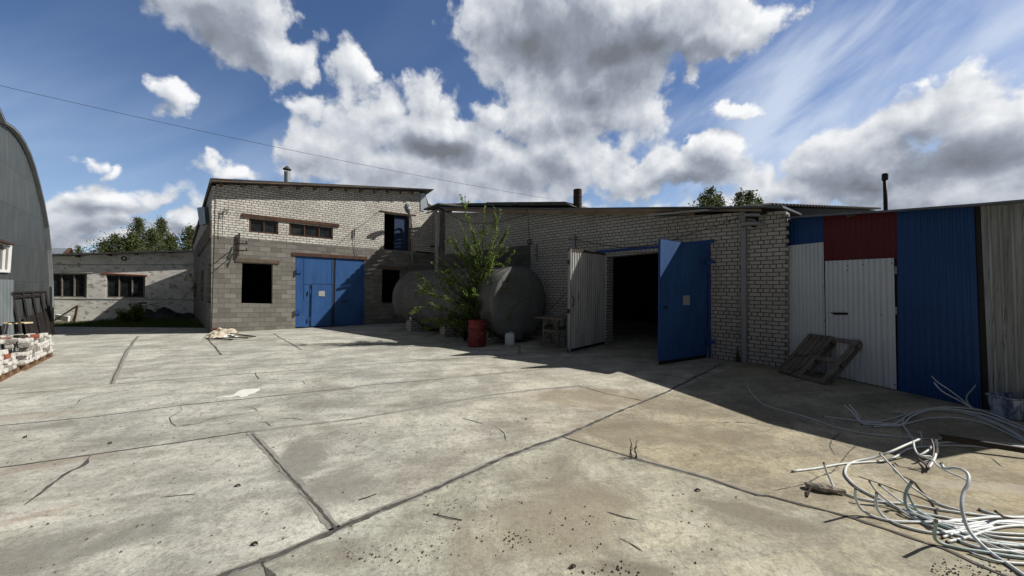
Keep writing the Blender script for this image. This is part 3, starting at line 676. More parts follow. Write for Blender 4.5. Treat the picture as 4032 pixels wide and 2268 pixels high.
mb=MB(); mb.prism([WL.w(p,.022) for p in quad('B',926,908,1076,912,1068,1224,918,1226)],-WL.n*.038); wk=subpart(mb,'wicket_door',M_['blue'],g1,TB,.004)
for z1 in (('B',912,960),('B',908,1170)):
    mb=MB(); p=WL.w(q(*z1),.05); mb.tube([p-Vector((0,0,.09)),p+Vector((0,0,.09))],.022); subpart(mb,'hinge',M_['blue'],g1,TB)
for (x,y,g) in ((812,810,g1),(805,1120,g1),(1322,830,g2),(1316,1125,g2)):
    mb=MB(); p=WL.w(q('B',x,y),.06); mb.tube([p-Vector((0,0,.13)),p+Vector((0,0,.13))],.03); mb.beam(p,p+WL.d*(.22 if x<1000 else -.22)-WL.n*.02,.02,.07); subpart(mb,'hinge',M_['blueframe'],g,TB)
mb=MB(); mb.prism([WL.w(p,.032) for p in quad('B',975,957,1022,957,1022,998,975,997)],-WL.n*.005); nt=subpart(mb,'notice',M_['paper'],g1,TB)
mb=MB(); mb.beam(WL.w(q('B',1145,1038),.03),WL.w(q('B',1197,1039),.03),.02,.035); subpart(mb,'handle',M_['steel'],g2,TB)
for (x0,y0,x1,y1) in ((926,905,1078,909),(924,905,916,1226),(1078,909,1070,1224)):
    mb=MB(); mb.beam(WL.w(q('B',x0,y0),.014),WL.w(q('B',x1,y1),.014),.022,.024,up=WL.n); subpart(mb,'wicket_gap',M_['steel'],g1,TB)
for (x0,y0,x1,y1) in ((865,700,862,1030),(862,905,915,906)):
    mb=MB(); mb.beam(WL.w(q('B',x0,y0),-.018),WL.w(q('B',x1,y1),-.018),.006,.02,up=WL.n); subpart(mb,'edge_strip',M_['blue'],g1,TB)
slab('gate_frame',WL,quad('B',1088,700,1104,701,1094,1225,1078,1228),M_['steel'],TB,-.02,.08)  # dark strip put in for the shade in the gap between leaves
slab('rubber_flap',WL,quad('B',793,1232,1320,1213,1320,1224,793,1243),M_['rubber'],TB,-.03,.03)
# flue on the roof
def roofpipe(name,root,base,rad,h,mat,cap=None,bands=0):
    mb=MB(); pr=[(rad,0)]
    for k in range(bands):
        z=h*(k+1)/(bands+1); pr+=[(rad,z-.03),(rad*1.07,z-.012),(rad*1.07,z+.012),(rad,z+.03)]
    pr+=[(rad,h),(rad*.86,h),(rad*.86,h-.1)]
    mb.lathe(pr,base,20); o=mb.build(name,mat,root,smooth=False)
    if cap=='cone':
        m2=MB(); m2.lathe([(rad*1.45,h+.10),(rad*1.45,h+.13),(rad*.3,h+.27),(.01,h+.28)],base,20); 
        for k in range(3):
            a=k*2.1; v=Vector((math.cos(a),math.sin(a),0))*rad*.9; m2.tube([Vector(base)+v+Vector((0,0,h-.05)),Vector(base)+v+Vector((0,0,h+.14))],.012,5)
        c=m2.build('cap',M_['roofdark'],None); c.parent=o; c.location=c.location-root.location
    return o
p=WL.w(q('B',735,120),-1.2); top_=WL.uz(q('B',735,52),-1.2)[1]; p.z-=.6
rad=(WL.uz(q('B',764,100),-1.2)[0]-WL.uz(q('B',706,100),-1.2)[0])*.40
roofpipe('flue_pipe',TB,p,rad,top_-p.z,M_['galv'],'cone')
# rusty insulator bracket, hoop and lamp
BR_=thing('cable_bracket','rusty steel cable bracket with two arms above the open ground-floor window','bracket',WL.w(q('L',428,600),0))
mb=MB(); a=WL.w(q('L',430,508),.06); b=WL.w(q('L',420,702),.06); mb.beam(a,b,.05,.07,up=WL.d); mb.build('post',M_['rust'],BR_)
for y in (597,655):
    a=WL.w(q('L',418,y),.08); mb=MB(); mb.beam(a-WL.d*.05,a+WL.d*.32+WL.n*.30,.035,.035); mb.tube([a+WL.d*.28+WL.n*.27,a+WL.d*.28+WL.n*.27+Vector((0,0,.12))],.025); mb.tube([a+WL.d*.05+WL.n*.07,a+WL.d*.05+WL.n*.42],.018); mb.build('arm',M_['rust'],BR_)
mb=MB(); pts=[WL.w(q('L',x,y),.08) for x,y in ((345,305),(325,318),(305,322),(296,335),(303,350),(325,345),(330,330),(315,318),(296,312),(290,400),(288,530))]
mb.tube(smoothpath(pts,5),.011,6); tag(mb.build('coiled_cable',M_['steel']),'black cable coiled on the upper left corner of the two-storey front','cable')
mb=MB(); mb.beam(WL.w(q('B',1248,483),.05),WL.w(q('B',1246,548),.05),.035,.05,up=WL.d); mb.tube([WL.w(q('B',1248,490),.05),WL.w(q('B',1248,500),.45)],.012,6)
tag(mb.build('wire_hook',M_['rust']),'small rusty wire hook on the white brick above the closed blue gate','hook')
mb=MB(); mb.tube(smoothpath([WL.w(q('B',x,y),.04) for x,y in ((1248,495),(1244,560),(1250,620),(1256,660),(1268,690))],4),.007,5); mb.tube(smoothpath([WL.w(q('B',x,y),o) for x,y,o in ((1250,490,.1),(1320,440,.15),(1400,380,.15),(1478,320,.1))],4),.005,5)
tag(mb.build('wire',M_['steel']),'thin dark wire hanging on the white brick right of the upper windows','wire')
LP=thing('street_lamp','grey lamp with drooping oval head on a bent pole beside the loft door','lamp',WL.w(q('O',225,1140),.12))
mb=MB(); mb.tube(smoothpath([WL.w(q('O',x,y),o) for x,y,o in ((232,1145,.12),(226,1000,.12),(222,800,.12),(217,550,.14),(205,470,.35),(190,430,.6))],5),.035,8); mb.build('pole',M_['greypaint'],LP,smooth=True)
c=WL.w(q('O',168,365),.75); ax=(WL.w(q('O',150,285),1.0)-WL.w(q('O',190,435),.6)); L=ax.length; axn=ax.normalized(); sx_=axn.cross(WL.n).normalized(); sy_=sx_.cross(axn)
mb=MB(); n=14; prof=[(-.5,.05),(-.35,.12),(-.1,.19),(.15,.21),(.35,.17),(.47,.09),(.5,.01)]; b=0
for (h,r_) in prof:
    for k in range(n):
        a=2*math.pi*k/n; mb.v.append(c+axn*h*L+(sx_*math.cos(a)*r_+sy_*math.sin(a)*r_*.42))
for i in range(len(prof)-1):
    for k in range(n): k2=(k+1)%n; mb.f.append((i*n+k,i*n+k2,(i+1)*n+k2,(i+1)*n+k)); mb.mi.append(0)
mb.f.append(tuple(range(n))); mb.mi.append(0); mb.f.append(tuple((len(prof)-1)*n+k for k in range(n))); mb.mi.append(0)
mb.build('lamp_head',M_['greypaint'],LP,smooth=True)
mb=MB(); mb.lathe([(.10,0),(.10,.02),(.05,.05)],c+axn*L*.08-sy_*.085 if sy_.dot(WL.n)<0 else c+axn*L*.08+sy_*.085,14,axis=(WL.n)); mb.build('lamp_glass',M_['plastic'],LP)

# ================================================================ LONG BRICK HALL
HB=thing('brick_hall','long single-storey white brick hall with open blue gate','building',WR.pt(0,0))
uE=WR.uz(q('N',835,1000))[0]     # right end (toothed corner)
uI=WR.uz(q('O',562,700))[0]      # inner corner
def zr(c,x,y): return WR.uz(q(c,x,y))
# opening
o_l=zr('D',362,485); o_r=zr('D',1135,400); 
jl=zr('D',362,1190)[0]; jr=zr('D',1135,1305)[0]
gl_=zr('O',700,420)[0]
br_l,br_z=zr('C',485,590)[0],zr('C',485,590)[1]; blk_r,blk_z=zr('C',1140,515)
roofline=[zr('N',835,110),zr('N',600,112),zr('N',0,150),zr('C',1105,270),zr('C',485,262)]
HOLE=[U(jr,-.05),U(jr,3.02),U(jl,2.93),U(jl,-.05)]
zc_=roofline[-1][1]
main=[U(uE,-.05)]+HOLE[0:0]+[U(uE,roofline[0][1])]+[U(*p) for p in roofline[1:]]+[U(gl_,zc_),U(gl_,3.55),U(blk_r,3.58),U(blk_r,-.05),U(jl,-.05),U(jl,2.93),U(jr,3.02),U(jr,-.05)]
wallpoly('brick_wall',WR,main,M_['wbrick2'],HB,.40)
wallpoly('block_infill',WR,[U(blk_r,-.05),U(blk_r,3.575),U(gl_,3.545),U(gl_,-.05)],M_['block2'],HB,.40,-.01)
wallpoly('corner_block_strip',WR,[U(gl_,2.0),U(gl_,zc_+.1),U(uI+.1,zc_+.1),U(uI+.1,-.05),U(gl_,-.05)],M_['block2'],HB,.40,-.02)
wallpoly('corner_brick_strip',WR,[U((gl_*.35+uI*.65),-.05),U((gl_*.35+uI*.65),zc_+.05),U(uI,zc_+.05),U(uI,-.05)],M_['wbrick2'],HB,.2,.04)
# toothed corner bricks
random.seed(3)
for k in range(0,int(roofline[0][1]/.2)):
    pass
for k in range(0,int(roofline[0][1]/.1),2):
    mb=MB(); p=WR.pt(uE+.0,.05+k*.1,-.07); mb.box(p,.11,.10,.085,Matrix((WR.d,WR.n,Vector((0,0,1)))).transposed())
    mb.build('toothing_brick',M_['wbrick2'],HB,uv=True,bevel=.006)
# other walls closing the hall
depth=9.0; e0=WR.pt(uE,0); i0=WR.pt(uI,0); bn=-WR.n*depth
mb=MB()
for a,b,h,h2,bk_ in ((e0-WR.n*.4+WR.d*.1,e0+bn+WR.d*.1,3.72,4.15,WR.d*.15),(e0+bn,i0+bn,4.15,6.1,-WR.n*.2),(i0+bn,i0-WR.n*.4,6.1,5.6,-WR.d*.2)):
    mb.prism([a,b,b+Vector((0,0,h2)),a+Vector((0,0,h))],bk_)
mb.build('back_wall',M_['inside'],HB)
# roof slab, fascia boards
RO=.34
ra=WR.w(q('N',815,62),RO); rb=WR.w(q('D',0,133),RO); rc=WR.w(q('O',620,345),RO)
def roofslab(name,pts,back,th,mat,root):
    mb=MB(); n=len(pts); dn=Vector((0,0,-th)); vs=[p for p in pts]+[p+back for p in pts]; vs+=[p+dn for p in vs]
    fs=[]
    for i in range(n-1):
        fs+=[(i,i+1,n+i+1,n+i),(2*n+i,2*n+n+i,2*n+n+i+1,2*n+i+1),(i,2*n+i,2*n+i+1,i+1),(n+i,n+i+1,3*n+i+1,3*n+i)]
    fs+=[(0,n,3*n,2*n),(n-1,3*n-1,4*n-1,2*n-1)]
    mb.add(vs,fs); return mb.build(name,mat,root)
rcx=WR.w(q('O',425,385),RO)
roofslab('roof',[ra,rb,rc],-WR.n*9.6+Vector((0,0,.5)),.045,M_['rooftin'],HB)
def fascia(c,pts,off,th,mat=None): 
    mb=MB(); mb.prism([WR.w(q(*( (c,)+p)) if len(p)==2 else q(*p),off) for p in pts],-WR.n*th); return mb.build('fascia',mat or M_['woodlight'],HB,bevel=.004)
fascia('D',[(0,137),(860,140),(860,160),(0,166)],.30,.03); fascia('D',[(864,140),(1540,138),(1540,158),(864,160)],.29,.03)
fascia('D',[(0,160),(560,158),(1030,165),(1030,188),(540,186),(0,180)],.26,.05)
fascia('C',[(470,232),(1105,240),(1105,270),(800,266),(490,252)],.28,.03); fascia('C',[(1110,240),(1770,246),(1740,282),(1110,272)],.27,.03)
# inner corner gable: corrugated edge of the roof and gutter, downpipe
mb=MB(); mb.beam(WR.w(q('O',630,310),.45),WL.w(q('O',430,392),.6),.30,.03); mb.build('roof_edge',M_['roofdark'],HB)
mb=MB()
A_=WR.w(q('O',640,305),.5); B_=WL.w(q('O',440,380),.65)
for k in range(14):
    p=A_.lerp(B_,k/13); mb.tube([p+WR.n*.18,p-WR.n*1.5+Vector((0,0,.12))],.045,6)
mb.build('corrugated_edge',M_['felt'],HB)
mb=MB(); mb.tube(smoothpath([WR.w(q('O',x,y),o) for x,y,o in ((600,385,.35),(618,400,.3),(617,470,.22),(615,700,.2),(605,925,.2))],4),.045,8); mb.tube([WR.w(q('O',600,385),.35),WL.w(q('O',430,432),.5)],.04,8)
mb.build('downpipe',M_['greypaint'],HB,smooth=True)
mb=MB(); mb.tube([WR.w(q('O',614,925),.2),WR.w(q('O',618,1010),.2)],.02,6); mb.beam(WR.w(q('O',585,925),.2),WR.w(q('O',640,925),.2),.03,.03); mb.build('pipe_bracket',M_['rust'],HB)
# raised old roof pieces behind the eave
def raised(pts,off,th,mat): 
    mb=MB(); mb.prism([WR.w(p,off) for p in pts],-WR.n*th); return mb.build('roof_sheet',mat,HB,bevel=.003)
raised(quad('C',470,196,640,193,665,205,640,215,470,214),-.9,2.2,M_['felt']); raised(quad('C',645,192,1000,190,1030,198,1000,210,645,212),-1.0,2.2,M_['felt'])
raised(quad('C',1035,190,1350,184,1400,182,1455,214,1395,206,1340,208,1035,211),-1.1,2.0,M_['felt']); raised(quad('C',800,186,1400,181,1390,186,800,190),-1.3,2.0,M_['roofdark'])
# far roof piece falling away to the right behind the shed (corrugated)
P1=WR.w(q('N',740,75),.35); P2=gy((3060,800),P1.y+.1); P3=gy((3480,822),P1.y+4.4); 
c00=WR.w(q('N',640,78),.40); c10=WR.w(q('N',905,96),.40); 
mb=MB(); c01=gy(q('N',870,58),c00.y+1.4); c11=gy((3470,824),c10.y+5.2)
mb=MB(); A1=gy(q('N',640,100),WR.w(q('N',640,100),.3).y); 
E1=gy((3035,806),9.35); E2=gy((3470,822),13.8); E3=E2+Vector((-2.5,1.6,.0)); E4=E1+Vector((-2.5,1.6,.0))
mb.corr(E1,E2,E3,E4,.20,.05,Vector((0,0,1)),1,'round',.01); mb.build('corrugated_roof',M_['roofdark'],HB)
mb=MB(); mb.beam(E1+Vector((-.2,.1,-.14)),E2+Vector((-.2,.1,-.14)),.1,.2); mb.build('eave_board',M_['steel'],HB)
mb=MB(); Eq=e0-WR.n*.45; mb.beam(Vector((Eq.x-.1,Eq.y,1.7)),Vector((E2.x-.35,E2.y+.2,1.7)),.2,3.4); mb.build('end_wall',M_['wbrick2'],HB,uv=True)
# gate: steel lintel, jamb, two open leaves
mb=MB(); mb.prism([WR.w(p,.03) for p in quad('D',270,458,750,420,1180,370,1182,398,752,436,300,478)],-WR.n*.12); mb.build('gate_frame',M_['blueframe'],HB,bevel=.004)
mb=MB(); mb.prism([WR.w(p,.04) for p in quad('D',1135,400,1152,400,1156,1308,1138,1308)],-WR.n*.14); mb.build('gate_frame',M_['blueframe'],HB,bevel=.004)
def freeleaf(hinge_u,tip,z0h,z1h,z0t,z1t,name): 
    a=WR.pt(hinge_u,0,.06); return a
# blue leaf
ha=WR.pt(jr,0,.07); tb=gz(q('D',768,1330)); 
ta=gy(q('D',760,366),tb.y); hb_=gy(q('D',1132,400),ha.y)
v00=Vector((tb.x,tb.y,.10)); v10=Vector((ha.x,ha.y,.10)); v11=Vector((ha.x,ha.y,hb_.z)); v01=Vector((tb.x,tb.y,ta.z))
dd=(v10-v00).normalized(); ln=Vector((dd.y,-dd.x,0)); 
if ln.dot(v00)>0: ln=-ln
vm=v01.lerp(v11,.33); vm.z-=.03; vm2=v01.lerp(v11,.62); vm2.z-=.05
mb=MB(); mb.prism([v00,v10,v11,vm2,vm,v01],-ln*.05); bl=mb.build('gate_leaf',M_['blue'],HB,bevel=.004); bl['label']='open blue steel gate leaf with a paper notice'
mb=MB(); mb.prism([v00+Vector((0,0,-.09))-ln*.01,v10+Vector((0,0,-.09))-ln*.01,v10-ln*.01,v00-ln*.01],-ln*.02); subpart(mb,'rubber_flap',M_['rubber'],bl,HB)
def onleaf(c,x,y,off=.004):
    d=ray(q(c,x,y)); o=v00+ln*off; k=(o-Vector((0,0,EYE))).dot(ln)/d.dot(ln); return Vector((0,0,EYE))+d*k
mb=MB(); mb.prism([onleaf('D',*p,.008) for p in ((947,800),(997,798),(997,872),(947,870))],-ln*.006); subpart(mb,'notice',M_['paper'],bl,HB)
mb=MB(); mb.box(onleaf('D',817,890,.04),.09,.05,.07,Matrix((dd,ln,Vector((0,0,1)))).transposed()); subpart(mb,'lock',M_['steel'],bl,HB,.005)
for y in (545,1150):
    mb=MB(); p=onleaf('D',1135,y,.03); mb.tube([p-Vector((0,0,.10)),p+Vector((0,0,.10))],.03); mb.beam(p,p+WR.d*-.18-WR.n*.02,.02,.08); mb.beam(p,p-dd*.12,.02,.08); subpart(mb,'hinge',M_['blueframe'],bl,HB)
mb=MB(); mb.tube([v00+Vector((0,0,.02))-ln*.03,v01-Vector((0,0,.02))-ln*.03],.022,6); subpart(mb,'edge_strip',M_['blueframe'],bl,HB)
# white corrugated leaf
wa=gz(q('D',72,1242)); wb=gz(q('D',315,1195)); hw_=WR.pt(jl,0,.1)
w00=Vector((wa.x,wa.y,.12)); w10=Vector((hw_.x,hw_.y,.12)); 
zt=gy(q('D',75,452),wa.y).z; zt2=gy(q('D',312,488),hw_.y).z
w01=Vector((wa.x,wa.y,zt)); w11=Vector((hw_.x,hw_.y,zt2)); wd=(w10-w00).normalized(); wn=Vector((wd.y,-wd.x,0))
if wn.dot(w00)>0: wn=-wn
mb=MB(); mb.corr(w00+wd*.1,w10,w11,w01+wd*.1,.135,.022,wn,1,'rib'); wl=mb.build('gate_leaf',M_['dirtywhite'],HB); wl['label']='open gate leaf clad in white ribbed sheet'
mb=MB(); up_=Vector((0,0,1))
mb.beam(w00-Vector((0,0,.06))+wd*.05,w01+Vector((0,0,.03))+wd*.05,.05,.09,up=wn); subpart(mb,'frame_post',M_['greypaint'],wl,HB,.004)
mb=MB(); mb.beam(w01+Vector((0,0,.01)),w11+Vector((0,0,.01)),.06,.06); subpart(mb,'frame_rail',M_['rust'],wl,HB)
mb=MB(); mb.beam(w00-wn*.02+Vector((0,0,-.04)),w10-wn*.02+Vector((0,0,-.04)),.03,.10); subpart(mb,'rubber_flap',M_['rubber'],wl,HB)
mb=MB(); p=w00+Vector((0,0,1.25))+wd*.13+wn*.03; mb.tube(smoothpath([p,p+wn*.07+Vector((0,0,.03)),p+wn*.07+Vector((0,0,.22)),p+Vector((0,0,.28))],3),.012,6); subpart(mb,'handle',M_['steel'],wl,HB)
for z in (1.1,2.5):
    mb=MB(); mb.tube([w00+Vector((0,0,z-.06)),w00+Vector((0,0,z+.06))],.035); subpart(mb,'latch',M_['steel'],wl,HB)
# grey post with two duct elbows
mb=MB(); mb.prism([WR.w(p,.12) for p in quad('N',458,245,502,245,508,1400,468,1400)],-WR.n*.12); mb.build('post',M_['greypaint'],HB,bevel=.006)
mb=MB(); mb.prism([WR.w(p,.10) for p in quad('N',455,112,500,112,502,200,458,200)],-WR.n*.1); mb.build('post',M_['greypaint'],HB,bevel=.006)
for (x0,y0,x1,y1,r_) in ((492,140,610,140,15),(468,213,592,213,17)):
    a=WR.w(q('N',x0,y0),.20); b=WR.w(q('N',x1,y1),.20); c=b+(b-a).normalized()*.10-WR.n*.14; rr=r_/2.132/160
    mb=MB(); mb.tube(smoothpath([a,a.lerp(b,.5),b,c,c-WR.n*.1],4),rr,12); mb.build('duct',M_['greypaint'],HB,smooth=True)
mb=MB(); mb.prism([WR.w(p,.006) for p in quad('N',480,118,618,118,614,160,600,240,560,248,545,235,600,190,560,170,480,165)],-WR.n*.004); mb.build('wall_hole',M_['rubber'],HB)
# chimneys
mb=None
p=WR.w(q('D',143,122),-1.6); tz=WR.uz(q('D',143,-7),-1.6)[1]; ra_=abs(WR.uz(q('D',172,60),-1.6)[0]-WR.uz(q('D',110,60),-1.6)[0])*.42
p.z-=.5; ch=roofpipe('chimney',HB,p,ra_,tz-p.z,M_['rust'],None,3)
# brackets and wires on this wall
mb=MB(); mb.beam(WR.w(q('C',1180,502),.06),WR.w(q('C',1180,630),.06),.05,.06,up=WR.d)
for y in (545,590): mb.tube([WR.w(q('C',1180,y),.06),WR.w(q('C',1160,y),.3)],.018,6)
tag(mb.build('cable_bracket',M_['greypaint']),'grey cable bracket on the brick beside the black cable loop above the tank','bracket')
mb=MB(); pts=[WR.w(q('C',1129+13*math.cos(a),488+18*math.sin(a)),.08) for a in [k*math.pi/6 for k in range(13)]]; mb.tube(pts,.02,6); mb.tube([WR.w(q('C',1120,280),.05),WR.w(q('C',1122,380),.05),WR.w(q('C',1129,470),.08)],.007,5)
tag(mb.build('cable_loop',M_['rubber']),'small black cable loop hung on the white brick above the tank','cable')
mb=MB(); mb.beam(WR.w(q('C',1468,435),.07),WR.w(q('C',1468,540),.07),.06,.09,up=WR.d); mb.beam(WR.w(q('C',1425,475),.09),WR.w(q('C',1480,482),.09),.04,.05); mb.beam(WR.w(q('C',1425,528),.09),WR.w(q('C',1480,528),.09),.04,.04)
tag(mb.build('cable_bracket',M_['greypaint']),'grey T-shaped cable bracket just above the white ribbed gate leaf','bracket')
mb=MB(); mb.tube(smoothpath([WR.w(q('D',x,y),.12) for x,y in ((70,370),(150,380),(300,410),(480,432),(650,425),(850,380),(1000,330),(1200,270),(1370,205))],4),.009,5)
tag(mb.build('wire',M_['steel']),'black wire sagging over the open blue gate to the duct post','wire')
mb=MB(); mb.tube(smoothpath([WR.w(q('C',x,y),.05) for x,y in ((500,260),(560,300),(650,340),(760,350),(900,335),(1040,300),(1110,275))],4),.008,5)
tag(mb.build('wire',M_['steel']),'thin wire drooping across the white brick behind the sapling','wire')
mb=MB(); mb.tube(smoothpath([WR.w(q('C',x,y),.05) for x,y in ((1290,1000),(1340,945),(1380,900),(1425,860))],3),.008,5)
tag(mb.build('wire',M_['steel']),'short wire slanting up the brick above the work trestle','wire')

# ================================================================ SHEET METAL SHED
SD=thing('metal_shed','patchwork shed of blue, red and white profiled sheets','shed',WD.pt(0,0))
def sheet(name,c,xy,mat,off,pitch=.10,depth=.012,kind='trap',W=WD):
    p=[W.w(q(c,xy[i],xy[i+1]),off) for i in range(0,8,2)]  # BL BR TR TL
    mb=MB(); mb.corr(p[0],p[1],p[2],p[3],pitch,depth,W.n,1,kind); return mb.build(name,mat,SD)
sheet('blue_sheet','E',(134,470,350,450,350,292,134,310),M_['shedblue'],0.0)
sheet('red_sheet','E',(352,548,770,532,770,262,348,296),M_['shedred'],.006)
sheet('white_sheet','E',(132,1140,366,1192,350,440,134,462),M_['shedwhite'],.03,.10,.032,'trap')
wd_=sheet('white_door','E',(368,1192,768,1280,752,530,360,548),M_['shedwhite'],.045,.10,.032,'trap')
mb=MB(); mb.beam(WD.w(q('E',408,847),.075),WD.w(q('E',488,848),.075),.03,.05); mb.beam(WD.w(q('E',392,842),.08),WD.w(q('E',415,845),.08),.01,.02); subpart(mb,'handle',M_['steel'],wd_,SD)
for (x0,y0,x1,y1) in ((695,1002,698,1262),(698,1002,755,1004),(688,600,692,760)):
    mb=MB(); mb.beam(WD.w(q('E',x0,y0),.066),WD.w(q('E',x1,y1),.066),.004,.006,up=WD.n); subpart(mb,'sheet_seam',M_['greypaint'],wd_,SD)
for (x,y) in ((487,574),(576,567),(667,564),(741,560),(522,1212),(612,1228),(678,1238),(757,1253),(352,690),(357,887),(377,843),(680,853),(487,600)):
    mb=MB(); p=WD.w(q('E',x,y),.068); mb.lathe([(.010,-.01),(.010,.004),(.004,.008)],p,6,axis=WD.n); subpart(mb,'screw',M_['steel'],wd_,SD)
sheet('blue_gate','E',(776,1292,1254,1395,1208,232,770,262),M_['shedblue'],.02,.105,.012)
mb=MB(); mb.prism([WD.w(p,.0) for p in quad('E',752,530,774,530,778,1296,766,1290)],-WD.n*.05); mb.build('post',M_['steel'],SD)
for y in (600,830): 
    mb=MB(); p=WD.w(q('E',764,y),.03); mb.tube([p-Vector((0,0,.07)),p+Vector((0,0,.07))],.018); mb.build('hinge',M_['greypaint'],SD)
mb=MB(); mb.prism([WD.w(p,.0) for p in quad('E',1208,232,1244,232,1300,1402,1254,1397)],-WD.n*.06); mb.build('post',M_['steel'],SD)
mb=MB(); mb.prism([WD.w(p,.0) for p in quad('E',132,1142,768,1283,768,1290,132,1150)],-WD.n*.05); mb.build('base_rail',M_['steel'],SD)
mb=MB(); uz_=WD.uz(q('E',1254,1396))[0]; mb.beam(WD.pt(0,.14,-.16),WD.pt(uz_,.14,-.16),.10,.30); mb.build('light_stop',M_['steel'],SD)  # unseen board added inside to block sunlight leaking under the sheets
# end panel facing the camera side
e1=WD.w(q('E',1300,1402),.0); 
WE=Wall((e1.x,e1.y),(.45,-.9))
pe=[WE.w(q('E',1300,1404)),WE.w(q('E',1700,1450)),WE.w(q('E',1700,200)),WE.w(q('E',1246,230))]
pe=[WE.pt(0,.0),WE.pt(1.25,.0),WE.pt(1.25,WE.uz(q('E',1495,242))[1]+.1),WE.w(q('E',1246,230))]
mb=MB(); mb.corr(pe[0],pe[1],pe[2],pe[3],.10,.03,WE.n,2,'rib'); ep=mb.build('end_panel',weathered('grimy_corrugated',(.34,.36,.37),(.20,.21,.215),1.2,.55,c3=(.10,.10,.09),amt3=.56,stretch=(12,12,.5),bump=.08),SD); ep['label']='grimy off-white corrugated end panel'
# roof of the shed: sheet with turned-down edge and body behind
ov=.36
Rf=[WD.w(q('E',96,298),ov),WD.w(q('E',770,252),ov),WE.w(q('E',1246,216),ov+.05),WE.pt(1.4,WE.uz(q('E',1495,200),.2)[1]-.05,.2)]
bkv=Vector((4.2,1.2,.25))
mb=MB(); n=4; dn=Vector((0,0,-.035)); vs=list(Rf)+[p+bkv for p in Rf]; vs+=[p+dn for p in vs]; fs=[]
for i in range(n-1): fs+=[(i,i+1,n+i+1,n+i),(2*n+i,3*n+i,3*n+i+1,2*n+i+1),(i,2*n+i,2*n+i+1,i+1),(n+i,n+i+1,3*n+i+1,3*n+i)]
fs+=[(0,n,3*n,2*n),(n-1,3*n-1,4*n-1,2*n-1)]
mb.add(vs,fs); mb.build('roof',M_['rooftin'],SD)
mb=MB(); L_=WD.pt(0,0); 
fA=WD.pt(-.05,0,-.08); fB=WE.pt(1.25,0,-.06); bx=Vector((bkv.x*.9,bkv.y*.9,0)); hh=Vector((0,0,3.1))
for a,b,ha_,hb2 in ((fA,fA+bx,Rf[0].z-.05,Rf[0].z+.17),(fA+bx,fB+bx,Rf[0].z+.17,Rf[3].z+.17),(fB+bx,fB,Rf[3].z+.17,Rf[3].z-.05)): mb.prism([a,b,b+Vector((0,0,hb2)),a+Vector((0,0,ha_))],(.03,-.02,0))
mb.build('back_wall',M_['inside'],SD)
for (a,b,c,d) in ((478,286,500,296),(500,280,524,288)):
    mb=MB(); p=WD.w(q('E',(a+c)/2,(b+d)/2),.1); mb.beam(p,p-WD.n*.3,.05,.05); mb.build('purlin_end',M_['wood'],SD)
pp=gy(q('E',709,246),WD.w(q('E',709,246)).y+1.2); tp=gy(q('E',702,48),pp.y)
mb=MB(); p0=Vector((pp.x+.0,pp.y,pp.z-.4)); r_=(17/1.4486)/1513.5*pp.y*.55; mb.tube([p0,Vector((tp.x,tp.y,tp.z-.12))],r_,12)
ch=mb.build('stove_pipe',M_['steel'],SD,smooth=True); mb=MB(); mb.lathe([(r_*1.05,-.16),(r_*1.55,-.14),(r_*1.55,-.02),(r_*1.3,0)],tp,14); subpart(mb,'cap',M_['steel'],ch,SD)

# ================================================================ OUTBUILDING AT THE BACK LEFT
AB=thing('plastered_outbuilding','long low whitewashed outbuilding with two dark windows','building',WA.pt(0,0))
aw1=quad('A',255,890,452,893,449,1018,257,1015); aw2=quad('A',551,897,754,905,752,1018,549,1018)
aw0=aw1
ua=WA.uz(q('W',60,700))[0]; ub=WA.uz(q('W',492,700))[0]
zl=WA.uz(q('A',255,797))[1]; zr_=WA.uz(q('A',1010,765))[1]
zL=zl+(zr_-zl)*((ua-WA.uz(q('A',255,797))[0])/(WA.uz(q('A',1010,765))[0]-WA.uz(q('A',255,797))[0]))
wallpoly('wall',WA,[U(ua,-.1),U(ub+2,-.1),U(ub+2,zr_-.02),U(ua,zL-.02)],M_['plaster'],AB,.35,0,[[WA_ for WA_ in aw1],[x for x in aw2]])
window('window',WA,aw1,3,AB,frame='palletwood',fw=.08,off=-.08); window('window',WA,aw2,3,AB,frame='palletwood',fw=.08,off=-.08)
slab('lintel',WA,quad('A',525,888,765,900,764,906,526,894),M_['brickr'],AB,.03,.08); slab('lintel',WA,quad('A',255,884,480,884,480,889,255,889),M_['plaster'],AB,.03,.08)
slab('wire_rail',WA,quad('A',255,845,1010,845,1010,848,255,848),M_['greypaint'],AB,.02,.01,0); slab('wire_rail',WA,quad('A',255,1021,1010,1027,1010,1030,255,1024),M_['greypaint'],AB,.02,.01,0)
slab('vent_slot',WA,quad('V',1562,48,1708,44,1708,68,1562,68),M_['rubber'],AB,.006,.02,0)
pA=WA.pt(ua-.3,zL+.02,.35); pB=WA.pt(ub+2,zr_+.09,.35)
roofslab('roof',[pA,pB],-WA.n*7+Vector((0,0,-.2)),.09,M_['roofdark'],AB)
for x in (200,395,560,700,880):
    p=WA.w(q('A',x,800),.28); z=zL+(zr_-zL)*((WA.uz(q('A',x,800))[0]-ua)/(ub-ua))-.12
    mb=MB(); mb.beam(Vector((p.x,p.y,z)),Vector((p.x,p.y,z))-WA.n*.5,.10,.14); mb.build('rafter_end',M_['wood'],AB)
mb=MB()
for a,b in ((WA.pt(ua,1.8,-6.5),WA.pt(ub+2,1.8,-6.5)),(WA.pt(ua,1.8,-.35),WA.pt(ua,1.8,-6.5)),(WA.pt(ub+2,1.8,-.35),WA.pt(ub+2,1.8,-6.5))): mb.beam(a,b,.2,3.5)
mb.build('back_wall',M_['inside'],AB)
mb=MB(); mb.lathe([(.13,-.02),(.13,.03),(.08,.03),(.07,-.05)],WA.w(q('A',644,815),0),12,axis=WA.n); mb.build('vent_ring',M_['rust'],AB)
